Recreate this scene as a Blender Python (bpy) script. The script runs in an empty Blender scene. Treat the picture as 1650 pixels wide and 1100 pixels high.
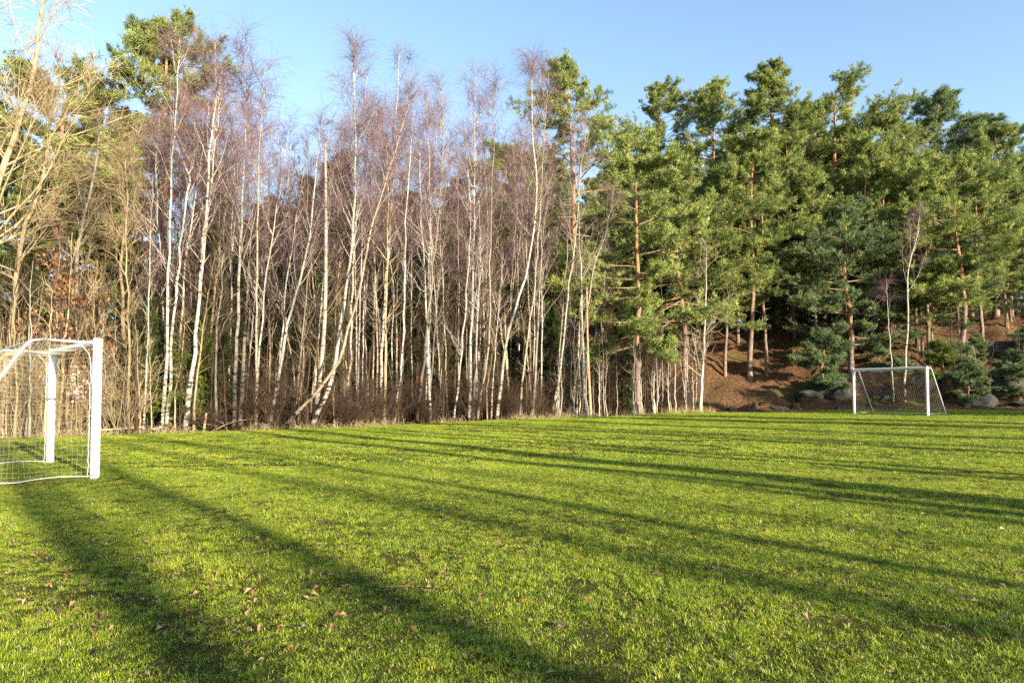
import bpy, math
import numpy as np
from mathutils import Vector

sc = bpy.context.scene
R = math.radians
COL = sc.collection

# ------------------------------------------------------------------ camera, sky, sun, exposure
W_PX, H_PX, F_PX = 1650.0, 1100.0, 1044.0
PITCH, SHIFT_PX, EYE = R(2.2), 54.9, 1.15
cam = bpy.data.cameras.new('camera')
cam.sensor_width = 36.0
cam.lens = 36.0 * F_PX / W_PX
cam.shift_y = SHIFT_PX / W_PX
cam.clip_start, cam.clip_end = 0.1, 3000.0
camo = bpy.data.objects.new('camera', cam)
COL.objects.link(camo)
camo.location = (0, 0, EYE)
camo.rotation_euler = (R(90) + PITCH, 0, 0)
sc.camera = camo

SUN_EL, SUN_ROT = R(15), R(138.5)           # low winter sun, behind and to the side of the viewer
world = bpy.data.worlds.new('World')
sc.world = world
world.use_nodes = True
wn = world.node_tree.nodes
sky = wn.new('ShaderNodeTexSky')
sky.sky_type = 'NISHITA'
sky.sun_disc = False
sky.sun_elevation = SUN_EL
sky.sun_rotation = SUN_ROT
sky.altitude = 0
sky.air_density, sky.dust_density, sky.ozone_density = 1.0, 0.35, 1.2
world.node_tree.links.new(sky.outputs[0], wn['Background'].inputs[0])
wn['Background'].inputs[1].default_value = 0.115

TO_SUN = Vector((math.sin(SUN_ROT) * math.cos(SUN_EL), math.cos(SUN_ROT) * math.cos(SUN_EL), math.sin(SUN_EL)))
sl = bpy.data.lights.new('sun', 'SUN')
sl.energy = 5.0
sl.angle = R(0.53)
sl.color = (1.0, 0.87, 0.68)
so = bpy.data.objects.new('sun', sl)
COL.objects.link(so)
so.rotation_euler = TO_SUN.to_track_quat('Z', 'Y').to_euler()
so.location = (40, -45, 30)

sc.view_settings.view_transform = 'Standard'
sc.view_settings.look = 'None'
sc.view_settings.exposure = 1.75
sc.view_settings.gamma = 1.0
sc.view_settings.use_curve_mapping = False
sc.render.engine = 'CYCLES'
sc.cycles.max_bounces = 5
sc.cycles.diffuse_bounces = 2
sc.cycles.glossy_bounces = 2
sc.cycles.transmission_bounces = 3
sc.cycles.use_denoising = False

# ------------------------------------------------------------------ measuring helpers
CP, SP = math.cos(PITCH), math.sin(PITCH)


def P(px, py, Y):
    """world point at depth Y on the sight line through a pixel of the photograph"""
    a = (px - W_PX / 2) / F_PX
    b = (H_PX / 2 + SHIFT_PX - py) / F_PX
    dy = -b * SP + CP
    dz = b * CP + SP
    k = Y / dy
    return np.array([a * k, Y, EYE + dz * k])


EDGE = np.array([(-70, 15.5), (-40, 17.0), (-15.2, 19.2), (-8.2, 21.2), (-4.2, 24.4), (0.67, 27.8), (9.9, 33.6), (17.8, 33.8),
                 (24.6, 31.5), (60, 27.0), (110, 25.0)])


def edge_y(x):
    x = np.asarray(x, float)
    return np.interp(x, EDGE[:, 0], EDGE[:, 1]) + 0.25 * np.sin(x * 0.9) + 0.12 * np.sin(x * 2.7 + 1)


def sstep(a, b, x):
    t = np.clip((np.asarray(x, float) - a) / (b - a), 0, 1)
    return t * t * (3 - 2 * t)


def lawn_z(x, y):
    x = np.asarray(x, float)
    y = np.asarray(y, float)
    yy = np.clip(y, -60, 60)
    return (0.012 * np.clip(x, -60, 80) + 0.013 * yy + 0.018 * np.sin(x * 0.55 + 0.3 * y) + 0.014 * np.sin(y * 0.8 - 0.4 * x + 2)
            + 0.003 * np.sin(x * 2.1 + y * 1.3))


def ground_z(x, y):
    x = np.asarray(x, float)
    y = np.asarray(y, float)
    s = y - edge_y(x)
    hill = sstep(4.5, 13, x)
    base = lawn_z(x, y)
    rough = (np.sin(x * 1.1 + y * 0.7) * np.sin(y * 0.9 - x * 0.35 + 1) + 0.5 * np.sin(x * 2.3 - y * 1.7) + 0.35 * np.sin(x * 4.1 + y * 3.3 + 2))
    up = hill * (6.0 * sstep(0.8, 17, s) + 0.07 * np.clip(s - 15, 0, 200) + 0.24 * rough * sstep(0.8, 4, s))
    dip = (1 - hill) * (-0.22 * sstep(0.1, 1.2, s) + 0.035 * np.clip(s - 3, 0, 200) + 0.07 * rough * sstep(0.3, 2, s))
    return base + up + dip


def at(px, s):
    """point on the ground on the sight line of column px, s metres beyond the edge of the lawn"""
    a = (px - W_PX / 2) / F_PX
    Y = 25.0
    for _ in range(40):
        Y = 0.5 * Y + 0.5 * (float(edge_y(a * Y)) + s)
    return a * Y, Y, float(ground_z(a * Y, Y))


def on_lawn(px, py):
    lo, hi = 1.0, 80.0
    for _ in range(60):
        m = (lo + hi) / 2
        p = P(px, py, m)
        if p[2] > float(lawn_z(p[0], p[1])):
            lo = m
        else:
            hi = m
    p = P(px, py, lo)
    return p[0], p[1], float(lawn_z(p[0], p[1]))


# ------------------------------------------------------------------ materials
def nodes_of(name):
    m = bpy.data.materials.new(name)
    m.use_nodes = True
    nt = m.node_tree
    return m, nt, nt.nodes, nt.links, nt.nodes['Principled BSDF']


def ramp(n, stops, interp='LINEAR'):
    r = n.new('ShaderNodeValToRGB')
    r.color_ramp.interpolation = interp
    el = r.color_ramp.elements
    while len(el) > 1:
        el.remove(el[-1])
    el[0].position, el[0].color = stops[0][0], (*stops[0][1], 1)
    for p, c in stops[1:]:
        e = el.new(p)
        e.color = (*c, 1)
    return r


def noise(n, l, vec, scale, detail=3, rough=0.55, mapping=None):
    t = n.new('ShaderNodeTexNoise')
    t.inputs['Scale'].default_value = scale
    t.inputs['Detail'].default_value = detail
    t.inputs['Roughness'].default_value = rough
    if mapping:
        mp = n.new('ShaderNodeMapping')
        mp.inputs['Scale'].default_value = mapping
        l.new(vec, mp.inputs['Vector'])
        vec = mp.outputs[0]
    l.new(vec, t.inputs['Vector'])
    return t


def mix(n, l, fac, a, b, mode='MIX'):
    m = n.new('ShaderNodeMix')
    m.data_type = 'RGBA'
    m.blend_type = mode
    for sock, v in ((m.inputs[0], fac), (m.inputs[6], a), (m.inputs[7], b)):
        if hasattr(v, 'is_linked'):
            l.new(v, sock)
        else:
            sock.default_value = v if not isinstance(v, tuple) else (*v, 1)
    return m.outputs[2]


def bump(n, l, height, strength, dist, bsdf):
    b = n.new('ShaderNodeBump')
    b.inputs['Strength'].default_value = strength
    b.inputs['Distance'].default_value = dist
    l.new(height, b.inputs['Height'])
    l.new(b.outputs[0], bsdf.inputs['Normal'])


def bark_mat(name, stops, scale=(5, 5, 3), ns=1.0, bmp=0.6, foot=0.0):
    m, nt, n, l, b = nodes_of(name)
    tc = n.new('ShaderNodeTexCoord')
    t = noise(n, l, tc.outputs['Object'], ns, 5, 0.65, scale)
    r = ramp(n, stops)
    val = t.outputs[0]
    if foot:                                                 # old fissured bark low on the stem
        sx = n.new('ShaderNodeSeparateXYZ')
        l.new(tc.outputs['Object'], sx.inputs[0])
        m2 = n.new('ShaderNodeMapRange')
        m2.inputs[1].default_value, m2.inputs[2].default_value, m2.inputs[3].default_value, m2.inputs[4].default_value = 0.0, 2.6, foot, 0.0
        l.new(sx.outputs[2], m2.inputs[0])
        sb = n.new('ShaderNodeMath')
        sb.operation = 'SUBTRACT'
        l.new(val, sb.inputs[0])
        l.new(m2.outputs[0], sb.inputs[1])
        val = sb.outputs[0]
    l.new(val, r.inputs[0])
    oi = n.new('ShaderNodeObjectInfo')
    mr = n.new('ShaderNodeMapRange')
    mr.inputs[3].default_value, mr.inputs[4].default_value = 0.72, 1.12
    l.new(oi.outputs['Random'], mr.inputs[0])
    c = mix(n, l, 1.0, r.outputs[0], mr.outputs[0], 'MULTIPLY')
    if foot:                                                 # some stems are white, some tanned
        m3 = n.new('ShaderNodeMath')
        m3.operation = 'MULTIPLY'
        l.new(oi.outputs['Random'], m3.inputs[0])
        m3.inputs[1].default_value = 7.3
        m4 = n.new('ShaderNodeMath')
        m4.operation = 'FRACT'
        l.new(m3.outputs[0], m4.inputs[0])
        c = mix(n, l, m4.outputs[0], c, mix(n, l, 1.0, c, (0.55, 0.47, 0.36), 'MULTIPLY'))
    l.new(c, b.inputs['Base Color'])
    b.inputs['Roughness'].default_value = 0.9
    b.inputs['Specular IOR Level'].default_value = 0.15
    bump(n, l, t.outputs[0], bmp, 0.02, b)
    return m


M = {}
M['birch'] = bark_mat('white_birch_bark', [(0.0, (0.03, 0.026, 0.022)), (0.36, (0.05, 0.042, 0.036)), (0.43, (0.42, 0.37, 0.30)),
                                           (0.55, (0.47, 0.455, 0.42)), (1.0, (0.57, 0.555, 0.52))], (3.2, 3.2, 9.0), 1.0, 0.3, 0.13)
M['tan'] = bark_mat('tan_sapling_bark', [(0.25, (0.15, 0.11, 0.06)), (0.5, (0.32, 0.25, 0.145)), (0.8, (0.45, 0.37, 0.235))], (6, 6, 3), 1.0, 0.3)
M['brown'] = bark_mat('brown_bark', [(0.25, (0.03, 0.02, 0.013)), (0.5, (0.072, 0.046, 0.03)), (0.8, (0.125, 0.085, 0.055))], (5, 5, 2), 1.0, 0.5)
M['grey'] = bark_mat('grey_bark', [(0.25, (0.08, 0.065, 0.055)), (0.5, (0.17, 0.145, 0.115)), (0.8, (0.27, 0.23, 0.185))], (6, 6, 2), 1.0, 0.5)
M['pale'] = bark_mat('pale_smooth_bark', [(0.25, (0.28, 0.235, 0.18)), (0.5, (0.42, 0.37, 0.29)), (0.8, (0.52, 0.47, 0.38))], (5, 5, 6), 1.0, 0.2)
M['twig'] = bark_mat('birch_twig', [(0.3, (0.12, 0.073, 0.078)), (0.7, (0.22, 0.142, 0.145))], (2, 2, 2), 1.0, 0.0)
M['tantwig'] = bark_mat('tan_twig', [(0.3, (0.22, 0.16, 0.085)), (0.7, (0.40, 0.31, 0.18))], (2, 2, 2), 1.0, 0.0)
M['browntwig'] = bark_mat('brown_twig', [(0.3, (0.042, 0.026, 0.018)), (0.7, (0.09, 0.057, 0.038))], (2, 2, 2), 1.0, 0.0)
M['deadwood'] = bark_mat('dead_wood', [(0.3, (0.22, 0.13, 0.07)), (0.6, (0.42, 0.28, 0.16)), (0.8, (0.5, 0.36, 0.22))], (4, 4, 14), 1.0, 0.4)


def pine_bark():
    m, nt, n, l, b = nodes_of('pine_bark')
    tc = n.new('ShaderNodeTexCoord')
    t = noise(n, l, tc.outputs['Object'], 1.0, 5, 0.65, (7, 7, 3))
    lo = ramp(n, [(0.3, (0.05, 0.035, 0.028)), (0.5, (0.17, 0.125, 0.095)), (0.75, (0.30, 0.23, 0.175))])
    hi = ramp(n, [(0.3, (0.15, 0.07, 0.035)), (0.5, (0.31, 0.16, 0.085)), (0.8, (0.42, 0.25, 0.14))])
    l.new(t.outputs[0], lo.inputs[0])
    l.new(t.outputs[0], hi.inputs[0])
    at_ = n.new('ShaderNodeAttribute')
    at_.attribute_name = 'h'
    mr = n.new('ShaderNodeMapRange')
    mr.inputs[1].default_value, mr.inputs[2].default_value = 0.22, 0.5
    l.new(at_.outputs['Fac'], mr.inputs[0])
    c = mix(n, l, mr.outputs[0], lo.outputs[0], hi.outputs[0])
    l.new(c, b.inputs['Base Color'])
    b.inputs['Roughness'].default_value = 0.9
    b.inputs['Specular IOR Level'].default_value = 0.15
    bump(n, l, t.outputs[0], 0.6, 0.03, b)
    return m


M['pine'] = pine_bark()


def leafy(name, lo, mid, hi, trans=0.25, world_noise=None, rough=0.6):
    """foliage: colour by the per-blade value 'rnd', a little by object; some light passes through"""
    m, nt, n, l, b = nodes_of(name)
    a = n.new('ShaderNodeAttribute')
    a.attribute_name = 'rnd'
    r = ramp(n, [(0.0, lo), (0.5, mid), (1.0, hi)])
    l.new(a.outputs['Fac'], r.inputs[0])
    c = r.outputs[0]
    oi = n.new('ShaderNodeObjectInfo')
    mr = n.new('ShaderNodeMapRange')
    mr.inputs[3].default_value, mr.inputs[4].default_value = 0.8, 1.15
    l.new(oi.outputs['Random'], mr.inputs[0])
    c = mix(n, l, 1.0, c, mr.outputs[0], 'MULTIPLY')
    l.new(c, b.inputs['Base Color'])
    b.inputs['Roughness'].default_value = rough
    b.inputs['Specular IOR Level'].default_value = 0.2
    tr = n.new('ShaderNodeBsdfTranslucent')
    l.new(c, tr.inputs['Color'])
    mx = n.new('ShaderNodeMixShader')
    mx.inputs[0].default_value = trans
    l.new(b.outputs[0], mx.inputs[1])
    l.new(tr.outputs[0], mx.inputs[2])
    l.new(mx.outputs[0], n['Material Output'].inputs['Surface'])
    return m


M['needle'] = leafy('pine_needles', (0.055, 0.09, 0.024), (0.19, 0.24, 0.06), (0.39, 0.42, 0.12))
M['needle_blue'] = leafy('pine_needles_bluish', (0.055, 0.09, 0.04), (0.125, 0.18, 0.075), (0.23, 0.28, 0.11))
M['spruce'] = leafy('spruce_needles', (0.02, 0.04, 0.012), (0.05, 0.08, 0.02), (0.10, 0.13, 0.03))
M['spruce_lit'] = leafy('sunlit_spruce_needles', (0.05, 0.08, 0.015), (0.11, 0.155, 0.025), (0.19, 0.22, 0.04))  # brighter copy of the spruce needles, with sunlight put into the colour
M['oakleaf'] = leafy('withered_oak_leaves', (0.17, 0.075, 0.03), (0.34, 0.17, 0.07), (0.48, 0.28, 0.13), 0.3)
M['seedhead'] = leafy('pale_pink_seed_heads', (0.45, 0.30, 0.26), (0.62, 0.46, 0.42), (0.72, 0.60, 0.56), 0.3)
M['straw'] = leafy('dry_straw', (0.24, 0.17, 0.08), (0.42, 0.33, 0.17), (0.55, 0.46, 0.28), 0.2)
M['litter'] = leafy('fallen_leaf_litter', (0.09, 0.048, 0.026), (0.21, 0.12, 0.06), (0.38, 0.255, 0.14), 0.15)
M['tanleaf'] = leafy('tan_fallen_leaf', (0.23, 0.155, 0.075), (0.33, 0.24, 0.125), (0.45, 0.35, 0.205), 0.2)
M['darkleaf'] = leafy('dark_fallen_leaf', (0.045, 0.03, 0.025), (0.07, 0.045, 0.036), (0.12, 0.08, 0.06), 0.05)
M['orangeleaf'] = leafy('russet_fallen_leaf', (0.18, 0.085, 0.035), (0.26, 0.13, 0.055), (0.34, 0.19, 0.09), 0.2)


def grass_mat():
    m, nt, n, l, b = nodes_of('grass_blades')
    a = n.new('ShaderNodeAttribute')
    a.attribute_name = 'rnd'
    r = ramp(n, [(0.0, (0.085, 0.145, 0.010)), (0.35, (0.225, 0.315, 0.018)), (0.7, (0.41, 0.455, 0.032)), (0.9, (0.52, 0.50, 0.075)), (1.0, (0.58, 0.48, 0.2))])
    g = n.new('ShaderNodeNewGeometry')
    t1 = noise(n, l, g.outputs['Position'], 0.6, 5, 0.7)
    t2 = noise(n, l, g.outputs['Position'], 4.5, 4, 0.7)
    ad = n.new('ShaderNodeMath')
    ad.operation = 'MULTIPLY_ADD'
    l.new(t1.outputs[0], ad.inputs[0])
    ad.inputs[1].default_value = 1.05
    l.new(a.outputs['Fac'], ad.inputs[2])
    ad2 = n.new('ShaderNodeMath')
    ad2.operation = 'MULTIPLY_ADD'
    l.new(t2.outputs[0], ad2.inputs[0])
    ad2.inputs[1].default_value = 1.1
    l.new(ad.outputs[0], ad2.inputs[2])
    sb = n.new('ShaderNodeMath')
    sb.operation = 'SUBTRACT'
    l.new(ad2.outputs[0], sb.inputs[0])
    sb.inputs[1].default_value = 1.07
    l.new(sb.outputs[0], r.inputs[0])
    c = r.outputs[0]
    l.new(c, b.inputs['Base Color'])
    b.inputs['Roughness'].default_value = 0.55
    b.inputs['Specular IOR Level'].default_value = 0.25
    tr = n.new('ShaderNodeBsdfTranslucent')
    l.new(c, tr.inputs['Color'])
    mx = n.new('ShaderNodeMixShader')
    mx.inputs[0].default_value = 0.35
    l.new(b.outputs[0], mx.inputs[1])
    l.new(tr.outputs[0], mx.inputs[2])
    l.new(mx.outputs[0], n['Material Output'].inputs['Surface'])
    return m


M['grass'] = grass_mat()


def soil_mat():
    m, nt, n, l, b = nodes_of('turf_soil')
    g = n.new('ShaderNodeNewGeometry')
    t = noise(n, l, g.outputs['Position'], 45.0, 6, 0.75)
    r = ramp(n, [(0.3, (0.035, 0.03, 0.015)), (0.5, (0.08, 0.078, 0.024)), (0.65, (0.15, 0.14, 0.04)), (0.8, (0.26, 0.2, 0.10))])
    l.new(t.outputs[0], r.inputs[0])
    l.new(r.outputs[0], b.inputs['Base Color'])
    b.inputs['Roughness'].default_value = 1.0
    b.inputs['Specular IOR Level'].default_value = 0.0
    bump(n, l, t.outputs[0], 1.0, 0.04, b)
    return m


M['soil'] = soil_mat()


def floor_mat():
    m, nt, n, l, b = nodes_of('forest_floor')
    g = n.new('ShaderNodeNewGeometry')
    t1 = noise(n, l, g.outputs['Position'], 0.35, 4, 0.6)
    t2 = noise(n, l, g.outputs['Position'], 7.0, 6, 0.7)
    r = ramp(n, [(0.3, (0.04, 0.024, 0.016)), (0.5, (0.11, 0.06, 0.034)), (0.62, (0.20, 0.11, 0.06)), (0.8, (0.32, 0.2, 0.125))])
    l.new(t2.outputs[0], r.inputs[0])
    r2 = ramp(n, [(0.56, (0, 0, 0)), (0.68, (1, 1, 1))])
    l.new(t1.outputs[0], r2.inputs[0])
    moss = mix(n, l, t2.outputs[0], (0.05, 0.06, 0.015), (0.15, 0.15, 0.04))
    c = mix(n, l, r2.outputs[0], r.outputs[0], moss)
    l.new(c, b.inputs['Base Color'])
    b.inputs['Roughness'].default_value = 1.0
    b.inputs['Specular IOR Level'].default_value = 0.0
    bump(n, l, t2.outputs[0], 1.0, 0.10, b)
    return m


M['floor'] = floor_mat()


def rock_mat(name='lichen_rock', dark=1.0):
    m, nt, n, l, b = nodes_of(name)
    tc = n.new('ShaderNodeTexCoord')
    t = noise(n, l, tc.outputs['Object'], 2.2, 7, 0.7)
    t2 = noise(n, l, tc.outputs['Object'], 1.1, 4, 0.6)
    d = dark
    r = ramp(n, [(0.3, (0.07 * d, 0.065 * d, 0.06 * d)), (0.55, (0.19 * d, 0.18 * d, 0.165 * d)), (0.75, (0.32 * d, 0.31 * d, 0.28 * d))])
    l.new(t.outputs[0], r.inputs[0])
    r2 = ramp(n, [(0.52, (0, 0, 0)), (0.62, (0.8, 0.8, 0.8))])
    l.new(t2.outputs[0], r2.inputs[0])
    c = mix(n, l, r2.outputs[0], r.outputs[0], (0.07 * d, 0.085 * d, 0.025 * d))
    l.new(c, b.inputs['Base Color'])
    b.inputs['Roughness'].default_value = 0.95
    bump(n, l, t.outputs[0], 0.8, 0.06, b)
    return m


M['rock'] = rock_mat(dark=0.22)  # scaled darker all over: shade on the boulders is put into the colour
M['darkrock'] = rock_mat('dark_wet_stone', 0.18)


def paint_mat():
    m, nt, n, l, b = nodes_of('white_painted_aluminium')
    tc = n.new('ShaderNodeTexCoord')
    t = noise(n, l, tc.outputs['Object'], 3.0, 6, 0.7, (1, 1, 0.4))
    r = ramp(n, [(0.25, (0.60, 0.59, 0.55)), (0.45, (0.54, 0.54, 0.54)), (0.8, (0.60, 0.60, 0.60))])
    l.new(t.outputs[0], r.inputs[0])
    l.new(r.outputs[0], b.inputs['Base Color'])
    b.inputs['Roughness'].default_value = 0.38
    return m


M['paint'] = paint_mat()


def plain(name, c, rough=0.8):
    m, nt, n, l, b = nodes_of(name)
    tc = n.new('ShaderNodeTexCoord')
    t = noise(n, l, tc.outputs['Object'], 6.0, 4, 0.6)
    c2 = tuple(v * 0.72 for v in c)
    l.new(mix(n, l, t.outputs[0], c2, c), b.inputs['Base Color'])
    b.inputs['Roughness'].default_value = rough
    return m


M['cord'] = plain('cream_net_cord', (0.5, 0.43, 0.28))
M['rope'] = plain('white_rope', (0.78, 0.75, 0.66))
M['rubber'] = plain('black_rubber', (0.03, 0.03, 0.035), 0.5)


# ------------------------------------------------------------------ mesh building
class Acc:
    def __init__(self):
        self.v, self.f3, self.f4, self.m3, self.m4, self.r, self.h, self.n = [], [], [], [], [], [], [], 0

    def add(self, v, f, mat=0, rnd=0.5, h=None):
        v = np.asarray(v, float).reshape(-1, 3)
        f = np.asarray(f, int)
        self.v.append(v)
        if f.shape[1] == 3:
            self.f3.append(f + self.n)
            self.m3.append(np.full(len(f), mat))
        else:
            self.f4.append(f + self.n)
            self.m4.append(np.full(len(f), mat))
        self.r.append(np.broadcast_to(np.asarray(rnd, float), (len(v),)))
        self.h.append(np.broadcast_to(np.asarray(0.0 if h is None else h, float), (len(v),)))
        self.n += len(v)

    def mesh(self, name, mats, smooth=True, rnd=False, h=False):
        v = np.concatenate(self.v)
        f3 = np.concatenate(self.f3) if self.f3 else np.zeros((0, 3), int)
        f4 = np.concatenate(self.f4) if self.f4 else np.zeros((0, 4), int)
        mi = np.concatenate([np.concatenate(self.m3) if self.m3 else np.zeros(0, int), np.concatenate(self.m4) if self.m4 else np.zeros(0, int)])
        me = bpy.data.meshes.new(name)
        me.vertices.add(len(v))
        me.vertices.foreach_set('co', v.ravel().astype(np.float32))
        loops = np.concatenate([f3.ravel(), f4.ravel()]).astype(np.int32)
        me.loops.add(len(loops))
        me.loops.foreach_set('vertex_index', loops)
        n3, n4 = len(f3), len(f4)
        me.polygons.add(n3 + n4)
        st = np.concatenate([np.arange(n3) * 3, n3 * 3 + np.arange(n4) * 4]).astype(np.int32)
        me.polygons.foreach_set('loop_start', st)
        me.polygons.foreach_set('material_index', mi.astype(np.int32))
        me.polygons.foreach_set('use_smooth', np.full(n3 + n4, smooth))
        for m in mats:
            me.materials.append(M[m])
        if rnd:
            a = me.attributes.new('rnd', 'FLOAT', 'POINT')
            a.data.foreach_set('value', np.concatenate(self.r).astype(np.float32))
        if h:
            a = me.attributes.new('h', 'FLOAT', 'POINT')
            a.data.foreach_set('value', np.concatenate(self.h).astype(np.float32))
        me.update(calc_edges=True)
        return me


def unit(v):
    return v / np.maximum(np.linalg.norm(v, axis=-1, keepdims=True), 1e-9)


def tubes(acc, Pts, Rad, sides, mat=0, rnd=0.5, h=None, cap=False):
    Pts = np.asarray(Pts, float)
    Mn, K, _ = Pts.shape
    T = unit(np.gradient(Pts, axis=1))
    mean = unit(Pts[:, -1] - Pts[:, 0])
    ref = np.where(np.abs(mean[:, 2:3]) < 0.85, np.array([[0, 0, 1.0]]), np.array([[1.0, 0, 0]]))[:, None, :]
    n1 = unit(np.cross(T, np.broadcast_to(ref, T.shape)))
    n2 = np.cross(T, n1)
    ang = np.arange(sides) * 2 * math.pi / sides
    ring = n1[:, :, None, :] * np.cos(ang)[None, None, :, None] + n2[:, :, None, :] * np.sin(ang)[None, None, :, None]
    V = Pts[:, :, None, :] + ring * np.asarray(Rad)[:, :, None, None]
    idx = np.arange(Mn * K * sides).reshape(Mn, K, sides)
    a = idx[:, :-1]
    b = idx[:, 1:]
    F = np.stack([a, b, np.roll(b, -1, 2), np.roll(a, -1, 2)], -1).reshape(-1, 4)
    if np.ndim(rnd):
        rnd = np.repeat(rnd, K * sides)
    if h is not None:
        h = np.repeat(np.asarray(h).reshape(-1), sides)
    base = acc.n
    acc.add(V, F, mat, rnd, h)
    if cap:
        for i in range(Mn):
            for k in (0, K - 1):
                rg = idx[i, k]
                c = Pts[i, k]
                vv = np.concatenate([V[i, k], c[None]])
                ff = [(j, (j + 1) % sides, sides) if k else ((j + 1) % sides, j, sides) for j in range(sides)]
                acc.add(vv, ff, mat, 0.5, None)


def ribbons(acc, Pts, Wd, rng, mat=0, rnd=0.5):
    """fine twigs: narrow strips that taper to a point"""
    Pts = np.asarray(Pts, float)
    Mn, K, _ = Pts.shape
    S = unit(np.cross(unit(Pts[:, -1] - Pts[:, 0]), rng.normal(size=(Mn, 3))))[:, None, :]
    w = np.asarray(Wd).reshape(-1, 1, 1) * np.linspace(1, 0.35, K)[None, :, None]
    V = np.stack([Pts - S * w, Pts + S * w], 2)
    idx = np.arange(Mn * K * 2).reshape(Mn, K, 2)
    F = np.stack([idx[:, :-1, 0], idx[:, :-1, 1], idx[:, 1:, 1], idx[:, 1:, 0]], -1).reshape(-1, 4)
    if np.ndim(rnd):
        rnd = np.repeat(rnd, K * 2)
    acc.add(V, F, mat, rnd)


def grow(start, d, L, K, up, jit, rng):
    start = np.asarray(start, float)
    d = unit(np.asarray(d, float))
    Mn = len(start)
    out = np.zeros((Mn, K, 3))
    out[:, 0] = start
    up = np.broadcast_to(np.asarray(up, float), (K,))
    step = (np.broadcast_to(np.asarray(L, float), (Mn,)) / (K - 1))[:, None]
    for k in range(1, K):
        out[:, k] = out[:, k - 1] + d * step
        d = d + rng.normal(size=(Mn, 3)) * jit
        d[:, 2] += up[k]
        d = unit(d)
    return out


def sample(Pts, idx, t):
    """points and tangents at fraction t along polylines idx"""
    K = Pts.shape[1]
    f = np.clip(t, 0, 0.9999) * (K - 1)
    i = f.astype(int)
    w = (f - i)[:, None]
    a, b = Pts[idx, i], Pts[idx, i + 1]
    return a * (1 - w) + b * w, unit(b - a)


def spline(pts, n):
    pts = np.asarray(pts, float)
    if len(pts) == 2:
        return pts[0] + (pts[1] - pts[0]) * np.linspace(0, 1, n)[:, None]
    d = np.concatenate([[0], np.cumsum(np.linalg.norm(np.diff(pts, axis=0), axis=1))])
    m = np.gradient(pts, d, axis=0)
    out = []
    for s in np.linspace(0, d[-1], n):
        i = min(np.searchsorted(d, s, 'right') - 1, len(d) - 2)
        h = d[i + 1] - d[i]
        t = (s - d[i]) / h
        out.append((2 * t**3 - 3 * t**2 + 1) * pts[i] + (t**3 - 2 * t**2 + t) * h * m[i] + (-2 * t**3 + 3 * t**2) * pts[i + 1] + (t**3 - t**2) * h * m[i + 1])
    return np.array(out)


def link(name, data, parent=None, loc=None):
    o = bpy.data.objects.new(name, data)
    COL.objects.link(o)
    if parent is not None:
        o.parent = parent
    if loc is not None:
        o.location = loc
    return o


def tag(o, label, cat, group=None):
    o['label'] = label
    o['category'] = cat
    if group:
        o['group'] = group
    return o


def thing(name, parts, loc, label, cat, group=None, rotz=0.0, scale=1.0):
    """an Empty at the base that parents one mesh object for each (part name, mesh)"""
    e = link(name, None, None, loc)
    e.rotation_euler = (0, 0, rotz)
    e.scale = (scale,) * 3 if np.ndim(scale) == 0 else scale
    e.empty_display_size = 0.3
    for pn, me in parts:
        link(pn, me, e)
    return tag(e, label, cat, group)


def copy_thing(src, loc, rotz, scale, label, group, cat=None, keep=True):
    c = src.copy()
    COL.objects.link(c)
    c.location = loc
    c.rotation_euler = (0, 0, rotz)
    sc3 = (scale,) * 3 if np.ndim(scale) == 0 else scale
    c.scale = tuple(a_ * (b_ if keep else 1) for a_, b_ in zip(sc3, src.scale))
    for ch in list(src.children):
        k = ch.copy()
        COL.objects.link(k)
        k.parent = c
    return tag(c, label, cat or src['category'], group)


# ------------------------------------------------------------------ the setting: forest floor, lawn
def axis(lo, a, b, hi, step, nout):
    q = np.linspace(0, 1, nout)[1:] ** 2
    return np.concatenate([(a - (a - lo) * q)[::-1], np.arange(a, b, step), b + (hi - b) * np.concatenate([[0], q])])


def sheet(name, X, Y, Z, matname):
    ny, nx = X.shape
    idx = np.arange(nx * ny).reshape(ny, nx)
    F = np.stack([idx[:-1, :-1], idx[:-1, 1:], idx[1:, 1:], idx[1:, :-1]], -1).reshape(-1, 4)
    a = Acc()
    a.add(np.stack([X, Y, Z], -1), F)
    o = link(name, a.mesh(name, [matname]))
    o['kind'] = 'structure'
    return o


gx, gy = np.meshgrid(axis(-900, -46, 64, 900, 0.6, 18), axis(-500, 14, 95, 1200, 0.6, 18))
gs = gy - edge_y(gx)
gz = ground_z(gx, gy) - 0.10 * (1 - sstep(-0.4, 0.15, gs)) - 0.012
sheet('forest_floor', gx, gy, gz, 'floor')
lx = np.linspace(-48, 64, 225)
lt = np.linspace(0, 1, 300)
LX = np.broadcast_to(lx, (300, 225)).copy()
LY = -50 + (edge_y(LX) + 0.05 + 50) * lt[:, None]
lawn = sheet('lawn', LX, LY, lawn_z(LX, LY) - 0.006, 'soil')


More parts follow.
